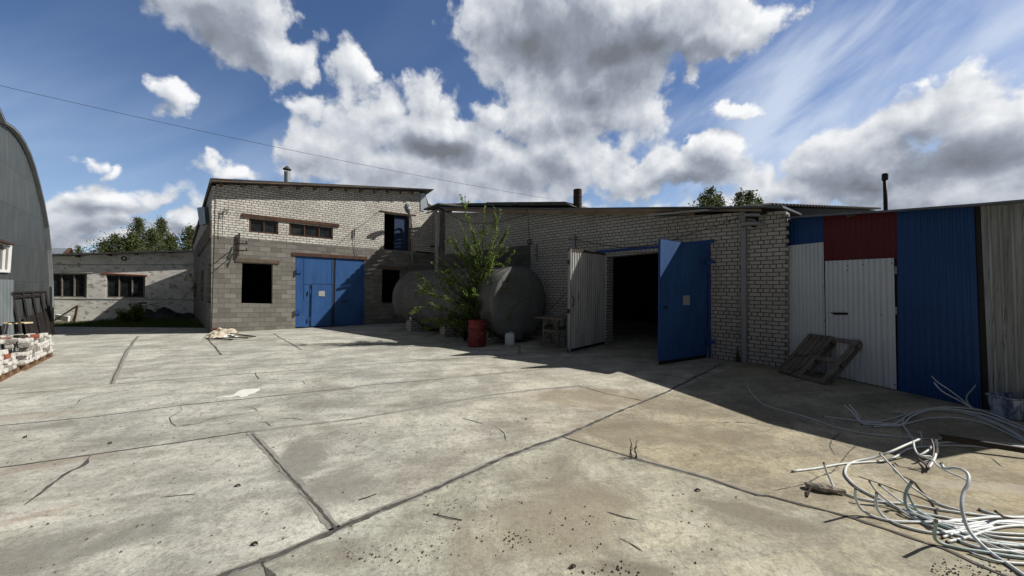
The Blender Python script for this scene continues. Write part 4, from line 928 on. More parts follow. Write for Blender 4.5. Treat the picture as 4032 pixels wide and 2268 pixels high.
mb=MB(); P_=[WA.w(q('A',x,y),.25) for x,y in ((870,670),(955,662))]; mb.beam(P_[0]+WA.n*-2,P_[1]+WA.n*-2,.03,.04); mb.beam(P_[1]-WA.n*2,WA.w(q('A',1000,745),.25)-WA.n*2,.03,.04); mb.beam(WA.w(q('A',905,690),-1.8),WA.w(q('A',935,728),-1.8),.03,.04)
mb.beam(WA.w(q('A',1000,745),-1.8),WA.w(q('A',1000,775),-1.8),.05,.05)
tag(mb.build('bent_antenna',M_['steel']),'bent steel bracket sticking up over the outbuilding roof','bracket')

# ================================================================ ARCHED HANGAR
HG=thing('arched_hangar','arched hangar of grey-green sheet metal at the left edge','hangar',WH.pt(0,0))
sil=[(258,1190),(258,1050),(257,960),(252,870),(245,770),(232,650),(210,530),(185,430),(160,340),(135,270),(105,210),(75,165),(40,130),(0,105)]
uzs=[WH.uz(q('A',*p)) for p in sil]; uzs=[(u-0.0,z) for u,z in uzs]; uzs[0]=(uzs[0][0],-.05)
uc_=uzs[-1][0]+1.6; zc2=uzs[-1][1]+.45
half=uzs+[(uzs[-1][0]+.8,uzs[-1][1]+.32)]
arch=half+[(uc_,zc2)]+[(2*uc_-u,z) for u,z in reversed(half)]
mb=MB(); mb.prism([WH.pt(u,z) for u,z in arch],-WH.n*.12); mb.build('end_wall',M_['hangar'],HG,uv=True)
mb=MB(); bkH=-WH.n*24
o3=[WH.pt(u+(.06 if u>uc_ else -.06),z+(.05 if 0.5<z else 0),.10) for u,z in arch]; m=len(o3); vs=o3+[p+bkH for p in o3]
mb.add(vs,[(i,i+1,m+i+1,m+i) for i in range(m-1)]+[tuple(range(m,2*m))]); mb.build('arched_shell',M_['hangar'],HG,uv=True)
mb=MB()
for i in range(m-1): mb.beam(WH.pt(*arch[i],.05),WH.pt(*arch[i+1],.05),.11,.03)
mb.build('edge_rim',M_['greypaint'],HG)
hwq=quad('Q',-190,95,125,185,103,493,-190,480)
hwc=[WH.w(p,.05) for p in hwq]
hwn=window('window',WH,hwq,4,HG,frame='white',fw=.075,off=.03,depth=.05)
mb=MB(); mb.beam(WH.w(q('Q',-190,85),.1),WH.w(q('Q',125,182),.1),.14,.06); mb.build('window_lintel',M_['rust'],HG)
c=[WH.w(q('Q',148,1200),.02),WH.pt(8.5,.0,.02)]
a=WH.uz(q('Q',148,585))
mb=MB(); mb.corr(WH.pt(a[0],.02,.02),WH.pt(8.2,.02,.02),WH.pt(8.2,a[1],.02),WH.pt(a[0],a[1],.02),.28,.025,WH.n,1,'rib'); sp=mb.build('side_panel',weathered('blue_grey_sheet',(.13,.155,.17),(.165,.19,.205),1,.55,metal=.2),HG)

# house roof far behind
hp=gy(q('Q',560,290),45); 
HR=thing('far_house','far house with a grey metal roof showing above the outbuilding','house',(hp.x,hp.y,0))
def gp(c,x,y,Y): return gy(q(c,x,y),Y)
mb=MB(); A1=gp('Q',480,215,46); A2=gp('Q',800,225,46); A3=gp('Q',725,300,43); A4=gp('Q',440,305,43); A5=gp('Q',830,285,47)
mb.add([A1,A2,A3,A4,A5],[(0,1,2,3)]); mb.add([A1+Vector((0,0,-.12)),A2+Vector((0,0,-.12)),A3+Vector((0,0,-.12)),A4+Vector((0,0,-.12))],[(3,2,1,0)])
A5b=A5+Vector((-12,0,-.3)); A1b=A1+Vector((0,.1,0)); mb.add([A2+Vector((0,.1,0)),A5,A5+Vector((-10,4,0)),A1b],[(0,1,2,3)]); mb.build('roof',M_['houseroof'],HR)
mb=MB(); mb.beam(A3,A2,.25,.14); mb.beam(A2,A5,.25,.14); mb.build('verge_board',M_['woodred'],HR)
mb=MB(); z0=0; mb.prism([Vector((A3.x+.6,44.5,0)),Vector((A5.x-.2,46.5,0)),Vector((A5.x-.2,46.5,A5.z-.3)),Vector((A2.x,45.6,A2.z-.6)),Vector((A3.x+.6,44.5,A3.z-.2))],(-9,3,0)); mb.build('wall',M_['white'],HR)
# ================================================================ TANK ON BRICK PIERS
ax=Vector((-.695,.719,0)); sidev=Vector((.719,.695,0))
tcn=Vector((.31,13.2,0)); TR=1.30; TZ=.05+TR; TL=6.75
TK=thing('storage_tank','big grey cylindrical tank lying on low brick piers','tank',(tcn.x,tcn.y,0))
prof=[(TR-.02,0.0),(TR,.03)]+[(TR,k*.8) for k in range(1,8)]+[(TR,TL)]
for k in range(1,9):
    a=k/8*math.pi/2; prof.append((TR*math.cos(a)**.8 if k<8 else .01,TL+.55*math.sin(a)))
mb=MB(); n=56; c=Vector((tcn.x,tcn.y,TZ)); up_=Vector((0,0,1))
for (r_,h) in prof:
    for k in range(n):
        a=2*math.pi*k/n; d=(1+.004*noise.noise(Vector((h*1.5,math.cos(a)*2,math.sin(a)*2)))*3)
        mb.v.append(c+ax*h+(sidev*math.cos(a)+up_*math.sin(a))*r_*d)
for i in range(len(prof)-1):
    for k in range(n): k2=(k+1)%n; mb.f.append((i*n+k,i*n+k2,(i+1)*n+k2,(i+1)*n+k)); mb.mi.append(0)
mb.f.append(tuple((len(prof)-1)*n+k for k in range(n))); mb.mi.append(0)
mb.build('shell',M_['tank'],TK,smooth=True)
mb=MB(); mb.lathe([(.01,-.06),(TR*.35,-.054),(TR*.65,-.04),(TR*.85,-.022),(TR*.97,-.006),(TR-.03,.01)],c,56,axis=ax); mb.build('end_cap',weathered('tank_end_plate',(.14,.145,.15),(.09,.093,.097),1.1,.85,metal=0.0,c3=(.12,.10,.09),amt3=.64,bump=.12,bscale=8),TK,smooth=True)
def endp(x,y):   # x,y in -1..1 on the end plate
    r2=min(1,x*x+y*y); return c-ax*(.062*(1-r2)+.003)+sidev*x*TR+up_*y*TR
for pts in ([(-.93,-.30),(-.6,-.18),(-.2,-.02),(.2,.16),(.6,.36),(.88,.46)],[(-.72,.68),(-.62,.45),(-.72,.25),(-.93,.1)]):
    mb=MB(); mb.tube(smoothpath([endp(*p) for p in pts],5),.011,5); mb.build('weld_seam',M_['tank'],TK,smooth=True)
for h in (1.6,3.2,4.8):
    mb=MB(); mb.tube([c+ax*h+(sidev*math.cos(2*math.pi*k/40)+up_*math.sin(2*math.pi*k/40))*(TR+.002) for k in range(41)],.010,5,False); mb.build('weld_seam',M_['tank'],TK,smooth=True)
mb=MB(); p=c+ax*1.2+up_*TR; mb.tube([p-ax*.5+sidev*.3+up_*-.03,p+ax*.2+sidev*.1+up_*.06,p+ax*.9-sidev*.2+up_*.03],.035,6)
tag(mb.build('broken_stick',M_['bark']),'dark stick lying on top of the tank near its open-yard end','stick')
def pier(name,label,h,base,w,L,ht):
    P=Vector((tcn.x,tcn.y,0))+ax*h; mb=MB(); mb.box(P+up_*ht/2-sidev*base,L,w,ht,Matrix((sidev,ax,up_)).transposed())
    o=mb.build('brick_pier',M_['pier'],None,uv=True,bevel=.008); return tag(o,label,'brick pier','brick piers under the tank')
pier('a','low white brick pier under the yard end of the tank behind the red drum',.75,.25,.38,1.9,.46)
pier('b','narrow brick pier half hidden by the sapling under the middle of the tank',3.1,.10,.35,2.05,.50)
pier('c','white brick pier with a small cup on it under the far end of the tank',5.6,.10,.40,2.1,.46)
p=Vector((tcn.x,tcn.y,0))+ax*5.6-sidev*1.05; mb=MB(); mb.lathe([(.05,0),(.055,.14),(.048,.14),(.045,.02)],p+up_*.46,12); tag(mb.build('white_cup',M_['white']),'small white cup standing on the far brick pier','cup')

# ================================================================ DRUM, CANISTER, TRESTLE
dp=gz(q('C',725,1290)); dp.z=0; dp.y+=.25
DR=thing('oil_drum','red steel drum with peeling paint standing before the sapling','drum',dp)
r_=.285; mb=MB(); mb.lathe([(r_-.01,0),(r_+.008,.006),(r_+.008,.02),(r_,.03),(r_,.27),(r_+.014,.285),(r_+.014,.295),(r_,.31),(r_,.55),(r_+.014,.565),(r_+.014,.575),(r_,.59),(r_,.82),(r_+.008,.835),(r_+.008,.85),(r_-.012,.85),(r_-.012,.80),(.01,.80)],dp,36); mb.build('body',M_['drum'],DR,smooth=False)
mb=MB(); mb.lathe([(.03,.80),(.03,.825),(.022,.83)],dp+Vector((.1,-.12,0)),10); mb.build('bung',M_['steel'],DR)
cp=gz(q('C',980,1280)); cp.y+=.12
JC=thing('plastic_canister','milky white plastic canister beside the tank end','canister',(cp.x,cp.y,0))
mb=MB(); Mx=Matrix.Rotation(R(-12),3,'Z')
rings=[(.14,.0,.10),(.155,.02,.115),(.158,.12,.118),(.152,.14,.112),(.158,.16,.118),(.158,.30,.118),(.150,.37,.11),(.12,.41,.08)]
n=20; 
for (a_,z,b_) in rings:
    for k in range(n):
        t_=2*math.pi*k/n; cc,ss=math.cos(t_),math.sin(t_); e=.45
        mb.v.append(Vector((cp.x,cp.y,z))+Mx@Vector((a_*math.copysign(abs(cc)**e,cc),b_*math.copysign(abs(ss)**e,ss),0)))
for i in range(len(rings)-1):
    for k in range(n): k2=(k+1)%n; mb.f.append((i*n+k,i*n+k2,(i+1)*n+k2,(i+1)*n+k)); mb.mi.append(0)
mb.f.append(tuple((len(rings)-1)*n+k for k in range(n))); mb.mi.append(0); mb.f.append(tuple(reversed(range(n)))); mb.mi.append(0)
mb.build('body',M_['plastic'],JC,smooth=True)
mb=MB(); P=Vector((cp.x,cp.y,.40)); mb.tube(smoothpath([P+Mx@Vector(v) for v in ((-.02,0,0),(0,0,.04),(.07,0,.04),(.1,0,-.02))],3),.014,8); mb.build('handle',M_['plastic'],JC,smooth=True)
mb=MB(); mb.lathe([(.028,0),(.028,.035),(.02,.038)],P+Mx@Vector((-.085,0,-.01)),14); mb.build('cap',M_['greypaint'],JC)
TT=thing('work_trestle','tall grey wooden work trestle between the tank and the white gate leaf','trestle',gz(q('C',1300,1290)))
A=gz(q('C',1230,1282)); B=gz(q('C',1344,1297)); dv=Vector((.37,.72,0)); Cc=B+dv*.95; D_=A+dv*.95; H_=.90
for p,o in ((A,1),(B,-1),(Cc,-1),(D_,1)):
    ins=(B-A).normalized()*.05*o
    mb=MB(); mb.beam(p,p+ins+Vector((0,0,H_)),.055,.055,up=(1,0,0)); mb.build('leg',M_['palletwood'],TT,bevel=.004)
for a,b,z in ((A,B,.52),(D_,Cc,.52),(A,D_,.60),(B,Cc,.60)):
    mb=MB(); mb.beam(a+Vector((0,0,z)),b+Vector((0,0,z)),.03,.07); mb.build('rail',M_['palletwood'],TT,bevel=.003)
for a,b in ((A,B),(B,A),(B,Cc),(Cc,B)):
    mb=MB(); u=(b-a).normalized(); mb.beam(a+u*.02+Vector((0,0,.60)),a+u*.22+Vector((0,0,.88)),.025,.04); mb.beam(a+u*.02+Vector((0,0,.24)),a+u*.26+Vector((0,0,.50)),.025,.04) if (a is A or a is B) else None; mb.build('brace',M_['palletwood'],TT)
u=(B-A).normalized()
for k,o in enumerate((-.12,.12,.36,.60,.84,1.04)):
    mb=MB(); P=A+dv*o+Vector((0,0,H_+.025)); mb.beam(P-u*.20,P+u*((B-A).length+.28),.215*.8,.035); mb.build('top_board',M_['palletwood'],TT,bevel=.004)

# ================================================================ PALLET LEANING ON THE SHED
BL=gz(q('P',790,890)); BRp=gz(q('P',1590,1100)); TLp=WD.w(q('P',1330,258),.08); TRp=WD.w(q('P',2190,365),.08)
PLt=thing('wooden_pallet','broken grey wooden pallet leaning on the white shed door','pallet',(BL+BRp)/2)
sx_=(BRp-BL); TLp=BL+((TLp-BL)+(TRp-BRp))/2; ry=(TLp-BL); pn=sx_.cross(ry).normalized()
if pn.dot(-BL)<0: pn=-pn
def PP(s,r_,o=0): return BL+sx_*s+ry*r_+pn*o
def board(name,s0,r0,s1,r1,w,o,th=.022):
    mb=MB(); mb.beam(PP(s0,r0,o),PP(s1,r1,o),w,th,up=pn); return mb.build(name,M_['palletwood'],PLt,bevel=.003)
Wp=sx_.length
for s,dw in ((.05,.10),(.16,.095),(.265,.10),(.375,.10),(.485,.10)): board('deck_board',s,0+random.uniform(0,.01),s+random.uniform(-.004,.004),1.0,dw,.045)
board('deck_board',.955,-.005,.955,1.0,.10,.045)
for r_ in (.04,.5,.96): board('cross_board',0.0,r_,1.0,r_,.10,.018)
for s in (.05,.5,.955):
    board('runner',s,0,s,1,.10,-.09)
    for r_ in (.05,.5,.95):
        mb=MB(); mb.box(PP(s,r_,-.038),.10,.13,.078,Matrix((sx_.normalized(),ry.normalized(),pn)).transposed()); mb.build('block',M_['palletwood'],PLt,bevel=.004)
mb=MB(); mb.tube(smoothpath([PP(*p) for p in ((.02,.35,.065),(.12,.48,.065),(.25,.42,.07),(.40,.46,.065),(.44,.30,.065),(.38,.12,.065),(.30,.02,.062),(.08,.02,.065),(.05,.18,.07),(.15,.40,.07),(.38,.52,.065),(.5,.62,.065),(.58,.95,.05))],6),.006,5)
tag(mb.build('twine',M_['bark']),'loose dark twine wound over the leaning pallet','twine')

# ================================================================ CLEAR BIN, BAR, WOOD
bp=gz((3966,1655)); 
BN=thing('plastic_bin','translucent plastic bin against the corrugated end panel','bin',(bp.x+.22,bp.y+.12,0))
cx,cy=bp.x+.24,bp.y+.10; mb=MB()
def rr(a,b,z,e=.35,n=24): return [Vector((cx+a*math.copysign(abs(math.cos(2*math.pi*k/n))**e,math.cos(2*math.pi*k/n)),cy+b*math.copysign(abs(math.sin(2*math.pi*k/n))**e,math.sin(2*math.pi*k/n)),z)) for k in range(n)]
rings=[rr(.20,.13,0),rr(.22,.15,.02),rr(.25,.175,.30),rr(.27,.19,.31),rr(.27,.19,.33),rr(.245,.17,.33),rr(.215,.145,.03)]
for r_ in rings: mb.v+=r_
for i in range(len(rings)-1):
    for k in range(24): k2=(k+1)%24; mb.f.append((i*24+k,i*24+k2,(i+1)*24+k2,(i+1)*24+k)); mb.mi.append(0)
mb.f.append(tuple(reversed(range(24)))); mb.mi.append(0); mb.f.append(tuple(6*24+k for k in range(24))); mb.mi.append(0)
m_,t_,b_=newmat('clear_bin_plastic'); tcx=t_.n('ShaderNodeTexCoord').outputs['Object']; nn_=t_.noise(t_.v('MULTIPLY',tcx,(6,6,2)),2,4,.6,.5)
setin(t_,b_,'Base Color',t_.mix(t_.rng(nn_,.4,.6),(.10,.14,.24),(.50,.58,.72))); b_.inputs['Roughness'].default_value=.15; b_.inputs['Transmission Weight'].default_value=.25
mb.build('body',m_,BN,smooth=False)
mb=MB(); mb.tube([Vector((p.x,p.y,.32)) for p in rr(.268,.188,.32)+rr(.268,.188,.32)[:1]],.010,6); mb.build('rim',m_,BN)
a=gz(q('F',1505,522),.14); b=gz(q('F',2120,618),.10); mb=MB(); mb.beam(a,b,.05,.008); mb.beam(a+Vector((0,-.022,-.027)),b+Vector((0,-.022,-.027)),.008,.055)
tag(mb.build('angle_iron',M_['steel']),'dark angle iron lying across the cable bundle','steel bar')
WC=gz(q('F',745,895)); mb=MB(); N=9; nr=9
for i in range(N):
    u=i/(N-1); 
    for k in range(nr):
        a=2*math.pi*k/nr; rr_=.035*(.55+.6*math.sin(math.pi*min(1,u*1.1+.05)))*(1+.35*noise.noise(Vector((i*.9,k*1.3,2))))
        mb.v.append(Vector((WC.x-.13+.27*u,WC.y+.05-.10*u,.035))+Vector((0,math.cos(a)*rr_*1.3,math.sin(a)*rr_)))
for i in range(N-1):
    for k in range(nr): k2=(k+1)%nr; mb.f.append((i*nr+k,i*nr+k2,(i+1)*nr+k2,(i+1)*nr+k)); mb.mi.append(0)
mb.f.append(tuple(range(nr))); mb.mi.append(0); mb.f.append(tuple((N-1)*nr+k for k in range(nr))); mb.mi.append(0)
tag(mb.build('wood_splinter',weathered('bleached_rotten_wood',(.42,.39,.34),(.24,.21,.18),20,.9,c3=(.10,.08,.06),bump=.8,bscale=60,stretch=(1,4,1))),'bleached chunk of rotten wood left of the cable ends','wood chunk')
mb=MB(); mb.beam(gz(q('F',632,925),.01),gz(q('F',658,858),.05),.012,.015); tag(mb.build('wood_splinter',M_['rust']),'thin brown splinter standing at the end of the rotten wood chunk','splinter')

# ================================================================ CABLES
def cable(label,pts,r_=.0095,mat='cable',crop='F',grp='loose cables spread at the right of the yard'):
    P=[]; r_*=.97
    for i in range(len(pts)):
        z=pts[i][2] if len(pts[i])>2 else .012
        P.append(gz(q(crop,pts[i][0],pts[i][1]),max(z,r_)))
    path=smoothpath(P,7)
    mb=MB(); mb.tube(path,r_,9); o=mb.build('cable',M_[mat],None,smooth=True); tag(o,label,'cable',grp)
    m2=MB(); d=(path[0]-path[1]).normalized(); m2.tube([path[0]-d*.012,path[0]+d*.004],r_*1.04,9); e=m2.build('cut_end',M_['cabledark'],None); e.parent=o; e.location=e.location-o.location
    return o
cable('thin pale cable running furthest left into the building shadow',[(235,200),(255,232),(285,268),(330,312),(400,342),(520,375),(650,412),(780,460),(900,490),(1050,517),(1300,540),(1500,552),(1700,565),(2120,612)],.0085)
cable('straight pale cable with its cut end above the dark crack',[(535,760),(700,740),(850,714),(1000,702),(1150,690),(1220,662),(1260,632),(1330,607),(1500,592),(1700,596),(2120,618)],.011)
cable('white cable folded into a sharp hairpin left of the tangle',[(1370,550,.20),(1280,588,.16),(1180,632,.12),(1080,668,.05),(950,695),(905,716),(885,745),(885,785),(930,840),(1000,890),(1080,930),(1200,990),(1330,1040),(1480,1085),(1650,1112),(1850,1090),(2120,1105)],.012)
cable('dark-tipped cable rising furthest left of the fan of ends',[(740,705,.22),(757,760,.14),(780,810,.07),(810,865,.02),(870,900),(950,932),(1080,957),(1300,978),(1500,1012),(1800,1052),(2120,1072)],.0095)
cable('long slanting cable whose end stands up in the middle of the fan',[(1110,645,.22),(1190,730,.15),(1300,845,.07),(1380,905,.03),(1480,968),(1600,1008),(1800,1053),(2120,1068)],.0095)
cable('cable with greenish end standing behind the short upright stub',[(1040,825,.18),(1090,895,.11),(1200,985,.03),(1350,1080),(1500,1140),(1700,1200),(2120,1250)],.0095)
cable('cable ending just right of the greenish one, curving low to the right',[(1105,850,.16),(1200,925,.08),(1300,990,.03),(1500,1090),(1650,1128),(1780,1108),(1900,1094),(2120,1112)],.0095)
cable('short upright stub bending right along the ground',[(950,870,.26),(948,925,.18),(965,975,.10),(1000,1020,.04),(1080,1062),(1200,1088),(1400,1094),(1640,1090)],.0105)
cable('teal-grey cable arching up between the two cut ends',[(1090,900,.20),(1083,960,.12),(1100,1020,.05),(1150,1070),(1250,1118),(1450,1163),(1650,1158),(1760,1140),(1850,1125)],.011)
cable('green-tipped thick stub in the middle of the bundle',[(1320,830,.24),(1288,880,.17),(1274,940,.10),(1290,1000,.04),(1350,1045),(1450,1092),(1600,1150),(1800,1212),(2120,1268)],.012,'cableteal')
cable('thin green cable beside the thick teal stub',[(1292,905,.14),(1320,965,.08),(1350,1010,.03),(1440,1045),(1560,1068)],.009,'cableteal')
cable('fat white tube swinging up in a hook and down to the lower right',[(1515,712,.40),(1535,742,.38),(1600,738,.40),(1660,755,.40),(1692,790,.38),(1690,840,.34),(1660,900,.28),(1648,970,.22),(1655,1040,.16),(1690,1140,.08),(1750,1215,.04),(1850,1305),(1950,1370),(2120,1490)],.0125)
cable('thin dark-tipped cable reaching over the hooked white tube',[(1330,560,.24),(1338,610,.22),(1365,650,.20),(1450,685,.20),(1500,732,.20),(1580,775,.22),(1640,800,.25),(1690,826,.28)],.009)
cable('pale cable with several strands, nearest to the leaning pallet',[(735,398),(850,415),(980,430),(1100,432),(1200,410),(1270,388),(1280,376),(1205,372)],.009)
cable('pale cable with split ends standing left of the bundle tie',[(870,320,.14),(925,368,.07),(985,432),(1100,442),(1250,452),(1350,430),(1450,410),(1600,408),(1780,440),(1950,512),(2120,600)],.0095)
cable('outermost cable of the wide arc before the blue gate',[(905,318,.14),(945,365,.07),(975,415),(1010,448),(1240,455),(1310,405,.04),(1400,362,.06),(1500,340,.08),(1620,342,.08),(1780,362,.06),(1950,425,.03),(2120,495)],.0105)
cable('second cable of the wide arc before the blue gate',[(990,452),(1200,448),(1290,395,.03),(1400,360,.05),(1540,350,.06),(1680,365,.05),(1850,405,.03),(2000,470),(2120,530)],.0105)
cable('cable looping out of the arc down to the tangle',[(1330,556,.10),(1300,510,.06),(1265,462),(1262,425),(1300,385),(1400,352),(1520,352),(1680,372),(1850,430),(2000,510),(2120,590)],.0105)
cable('inner cable of the wide arc, lying just above the angle iron',[(1060,470),(1150,462),(1250,460),(1320,400,.02),(1450,358,.03),(1640,372,.02),(1800,420),(1950,490),(2120,600)],.009)
cable('rear cable tip pointing up before the blue gate',[(1450,135,.42),(1490,175,.36),(1560,222,.28),(1640,282,.16),(1700,335,.07),(1780,385,.02),(1900,430),(2120,520)],.009,'cable')
cable('lower of the two parallel tips before the blue gate',[(1465,175,.38),(1500,218,.32),(1540,248,.27),(1620,290,.17),(1690,330,.09),(1760,372,.03),(1860,410),(2120,510)],.010)
cable('curled green-tipped cable nearest the rusty post',[(1745,150,.42),(1738,195,.36),(1705,235,.28),(1682,265,.22),(1682,300,.14),(1720,345,.06),(1800,395,.02),(2000,470),(2120,540)],.0095,'cableteal')
cable('bluish cable leaving the tangle under the angle iron',[(1470,600,.14),(1475,565,.12),(1500,545,.08),(1600,548),(1750,562),(1900,575),(2120,590)],.011,'cableteal')
cable('pale cable lying straight beneath the angle iron',[(1440,600,.08),(1530,570,.03),(1700,575),(1900,588),(2120,605)],.010)
cable('short white stub leaning at the top of the tangle',[(1480,545,.22),(1482,580,.17),(1486,625,.10),(1478,650,.05)],.011)
cable('white stub slanting down through the tangle',[(1462,560,.18),(1440,610,.14),(1400,640,.11),(1372,655,.09)],.011)
cable('grey stub in the middle of the tangle',[(1445,550,.22),(1462,600,.17),(1458,655,.12),(1440,690,.08),(1418,740,.05)],.010,'cabledark')
cable('thick white stub at the bottom of the tangle',[(1478,645,.10),(1462,690,.07),(1430,738,.04)],.013)
cable('twisted pale piece across the middle of the tangle',[(1370,665,.12),(1410,660,.13),(1450,668,.12),(1435,690,.08),(1400,700,.06)],.009)
cable('dark bent piece at the foot of the tangle',[(1362,680,.10),(1390,700,.08),(1415,722,.06),(1432,750,.03)],.010,'cabledark')
cable('reddish dark strand at the left of the tangle',[(1330,565,.22),(1336,610,.18),(1355,645,.14),(1380,665,.11)],.008,'cabledark')
cable('greenish stub with a yellow tip bending into the lower bundle',[(1478,1085,.24),(1474,1130,.17),(1466,1175,.10),(1482,1215,.04),(1540,1245),(1650,1270),(1800,1292),(1950,1316),(2120,1335)],.0115,'cableteal')
cable('lowest pale cable of the bundle near the photo corner',[(1330,1060),(1420,1110),(1520,1150),(1700,1202),(1900,1240),(2120,1262)],.0095)
cable('pale cable just above the lowest one of the bundle',[(1560,1085),(1700,1078),(1850,1065),(2120,1068)],.012)
cable('thick pale cable on top of the lower bundle',[(1500,1165),(1620,1150),(1720,1128),(1820,1118),(1900,1090),(2120,1085)],.011)
cable('dark-ended cable poking out of the lower bundle to the left',[(1870,1025,.10),(1900,1045,.06),(1945,1065,.03),(2120,1085)],.010,'cabledark')
cable('thin dark green sprig rising above the tangle',[(1368,488,.24),(1378,510,.22),(1385,545,.18),(1382,590,.12)],.006,'cableteal')
cable('pale cable crossing under the hooked white tube',[(1520,1195),(1600,1170),(1700,1160),(1840,1210),(1960,1270),(2120,1300)],.009)
cable('cable lying along the joint under the bundle',[(1585,1115),(1680,1165),(1800,1230),(1930,1280),(2120,1320)],.009)

for k,(pp_,lb) in enumerate((([(1690,1195),(1790,1222),(1900,1240),(2120,1252)],'pale strand resting in the middle of the lower bundle'),([(1405,1075),(1560,1118),(1700,1150),(1850,1165),(2120,1180)],'long flat strand crossing behind the greenish stub'),
 ([(1240,1010),(1400,1040),(1600,1075),(1800,1098),(2120,1120)],'thin flat strand at the top of the lower bundle'),([(1620,1215),(1760,1262),(1900,1282),(2120,1296)],'pale strand just inside the lowest loop'),([(1700,1295),(1850,1345),(1960,1362),(2120,1372)],'strand nearest the grit at the lower right'),
 ([(1760,1010),(1880,1048),(1990,1062),(2120,1058)],'upper short strand joining the bundle at the right'),([(1590,1135),(1700,1140),(1820,1180),(1960,1200),(2120,1205)],'wavy strand in the thick of the lower bundle'),([(1550,1225),(1700,1190),(1850,1140),(1990,1120),(2120,1128)],'strand rising rightwards across the lower bundle'))):
    cable(lb,pp_,.0105 if k%2 else .009)
# ================================================================ OVERHEAD WIRE
a=gy((-200,290),11.0); b=gy((2165,783),17.5); pts=[]
for k in range(41):
    u=k/40; p=a.lerp(b,u); p.z-=.55*4*u*(1-u)*.35; pts.append(p)
pa=gy((2165,783),17.5)
mb=MB(); mb.tube(pts,.006,5); tag(mb.build('overhead_wire',M_['steel']),'long black overhead wire sloping from the upper left to the hall roof','wire')

# ================================================================ BRICK STACKS ON PALLETS
random.seed(11)
bd=Vector((-.66,.75,0)); bn_=Vector((-.75,-.66,0))    # along the face (away), into the stack
def irregular(c,l,w,h,rz,mat,lab=None,grp='cleaned white bricks stacked on pallets',name='brick'):
    X=bd*math.cos(rz)+bn_*math.sin(rz); Y=-bd*math.sin(rz)+bn_*math.cos(rz); Z=Vector((random.uniform(-.03,.03),random.uniform(-.03,.03),1)).normalized()
    mb=MB(); vs=[]
    nx,ny,nz_=3,2,2; idx={}
    sd=random.random()*50
    for i in range(nx+1):
        for j in range(ny+1):
            for k in range(nz_+1):
                if 0<i<nx and 0<j<ny and 0<k<nz_: continue
                v=Vector(((i/nx-.5)*l,(j/ny-.5)*w,(k/nz_-.5)*h)); 
                ed=sum((i in(0,nx),j in(0,ny),k in(0,nz_)))
                v*= (1-.035*(ed-1)); v+=Vector((noise.noise(v*18+Vector((sd,0,0))),noise.noise(v*18+Vector((0,sd,0))),noise.noise(v*18+Vector((0,0,sd)))))*.010
                idx[(i,j,k)]=len(vs); vs.append(Vector(c)+X*v.x+Y*v.y+Z*v.z)
    fs=[]
    for i in range(nx):
        for j in range(ny):
            for k in (0,nz_): 
                f=(idx[(i,j,k)],idx[(i+1,j,k)],idx[(i+1,j+1,k)],idx[(i,j+1,k)]); fs.append(f if k else f[::-1])
    for i in range(nx):
        for k in range(nz_):
            for j in (0,ny):
                f=(idx[(i,j,k)],idx[(i+1,j,k)],idx[(i+1,j,k+1)],idx[(i,j,k+1)]); fs.append(f if not j else f[::-1])
    for j in range(ny):
        for k in range(nz_):
            for i in (0,nx):
                f=(idx[(i,j,k)],idx[(i,j+1,k)],idx[(i,j+1,k+1)],idx[(i,j,k+1)]); fs.append(f[::-1] if not i else f)
    mb.add(vs,fs); o=mb.build(name,mat); return tag(o,lab,'brick',grp)
LBL='one of many mortar-crusted white bricks stacked on the pallets at the left edge'
def stackpallet(P,L,D,label):
    T=thing('brick_pallet',label,'pallet',P)
    Mx=Matrix((bd,bn_,Vector((0,0,1)))).transposed()
    for k in range(5):
        o=D*(k+.5)/5; mb=MB(); mb.box(P+bd*L/2+bn_*o+Vector((0,0,.118)),L,D/5*.75,.022,Mx); mb.build('deck_board',M_['orangewood'],T,bevel=.003)
    for k in range(4):
        s=L*(.06+.88*k/3)
        for o in (.06,D/2,D-.06):
            mb=MB(); mb.box(P+bd*s+bn_*o+Vector((0,0,.062)),.14,.10,.09,Mx); mb.build('block',M_['orangewood'],T,bevel=.003)
    for o in (.06,D/2,D-.06):
        mb=MB(); mb.box(P+bd*L/2+bn_*o+Vector((0,0,.009)),L,.10,.018,Mx); mb.build('runner',M_['orangewood'],T,bevel=.003)
p1=gz(q('K',388,935)); p1.z=0; L1=(gz(q('K',770,735))-p1).length
p2=gz(q('K',295,962)); p2.z=0
bd=(gz(q('K',770,735))-p1).normalized(); bn_=Vector((-bd.y,bd.x,0)); 
if bn_.x>0: bn_=-bn_
stackpallet(p1,L1,1.0,'brown pallet carrying the farther, taller brick stack')
stackpallet(p2-bd*1.5,1.5,1.0,'brown pallet carrying the nearer brick stack at the picture edge')
ORD=['bottom','second','third','fourth','fifth','sixth']
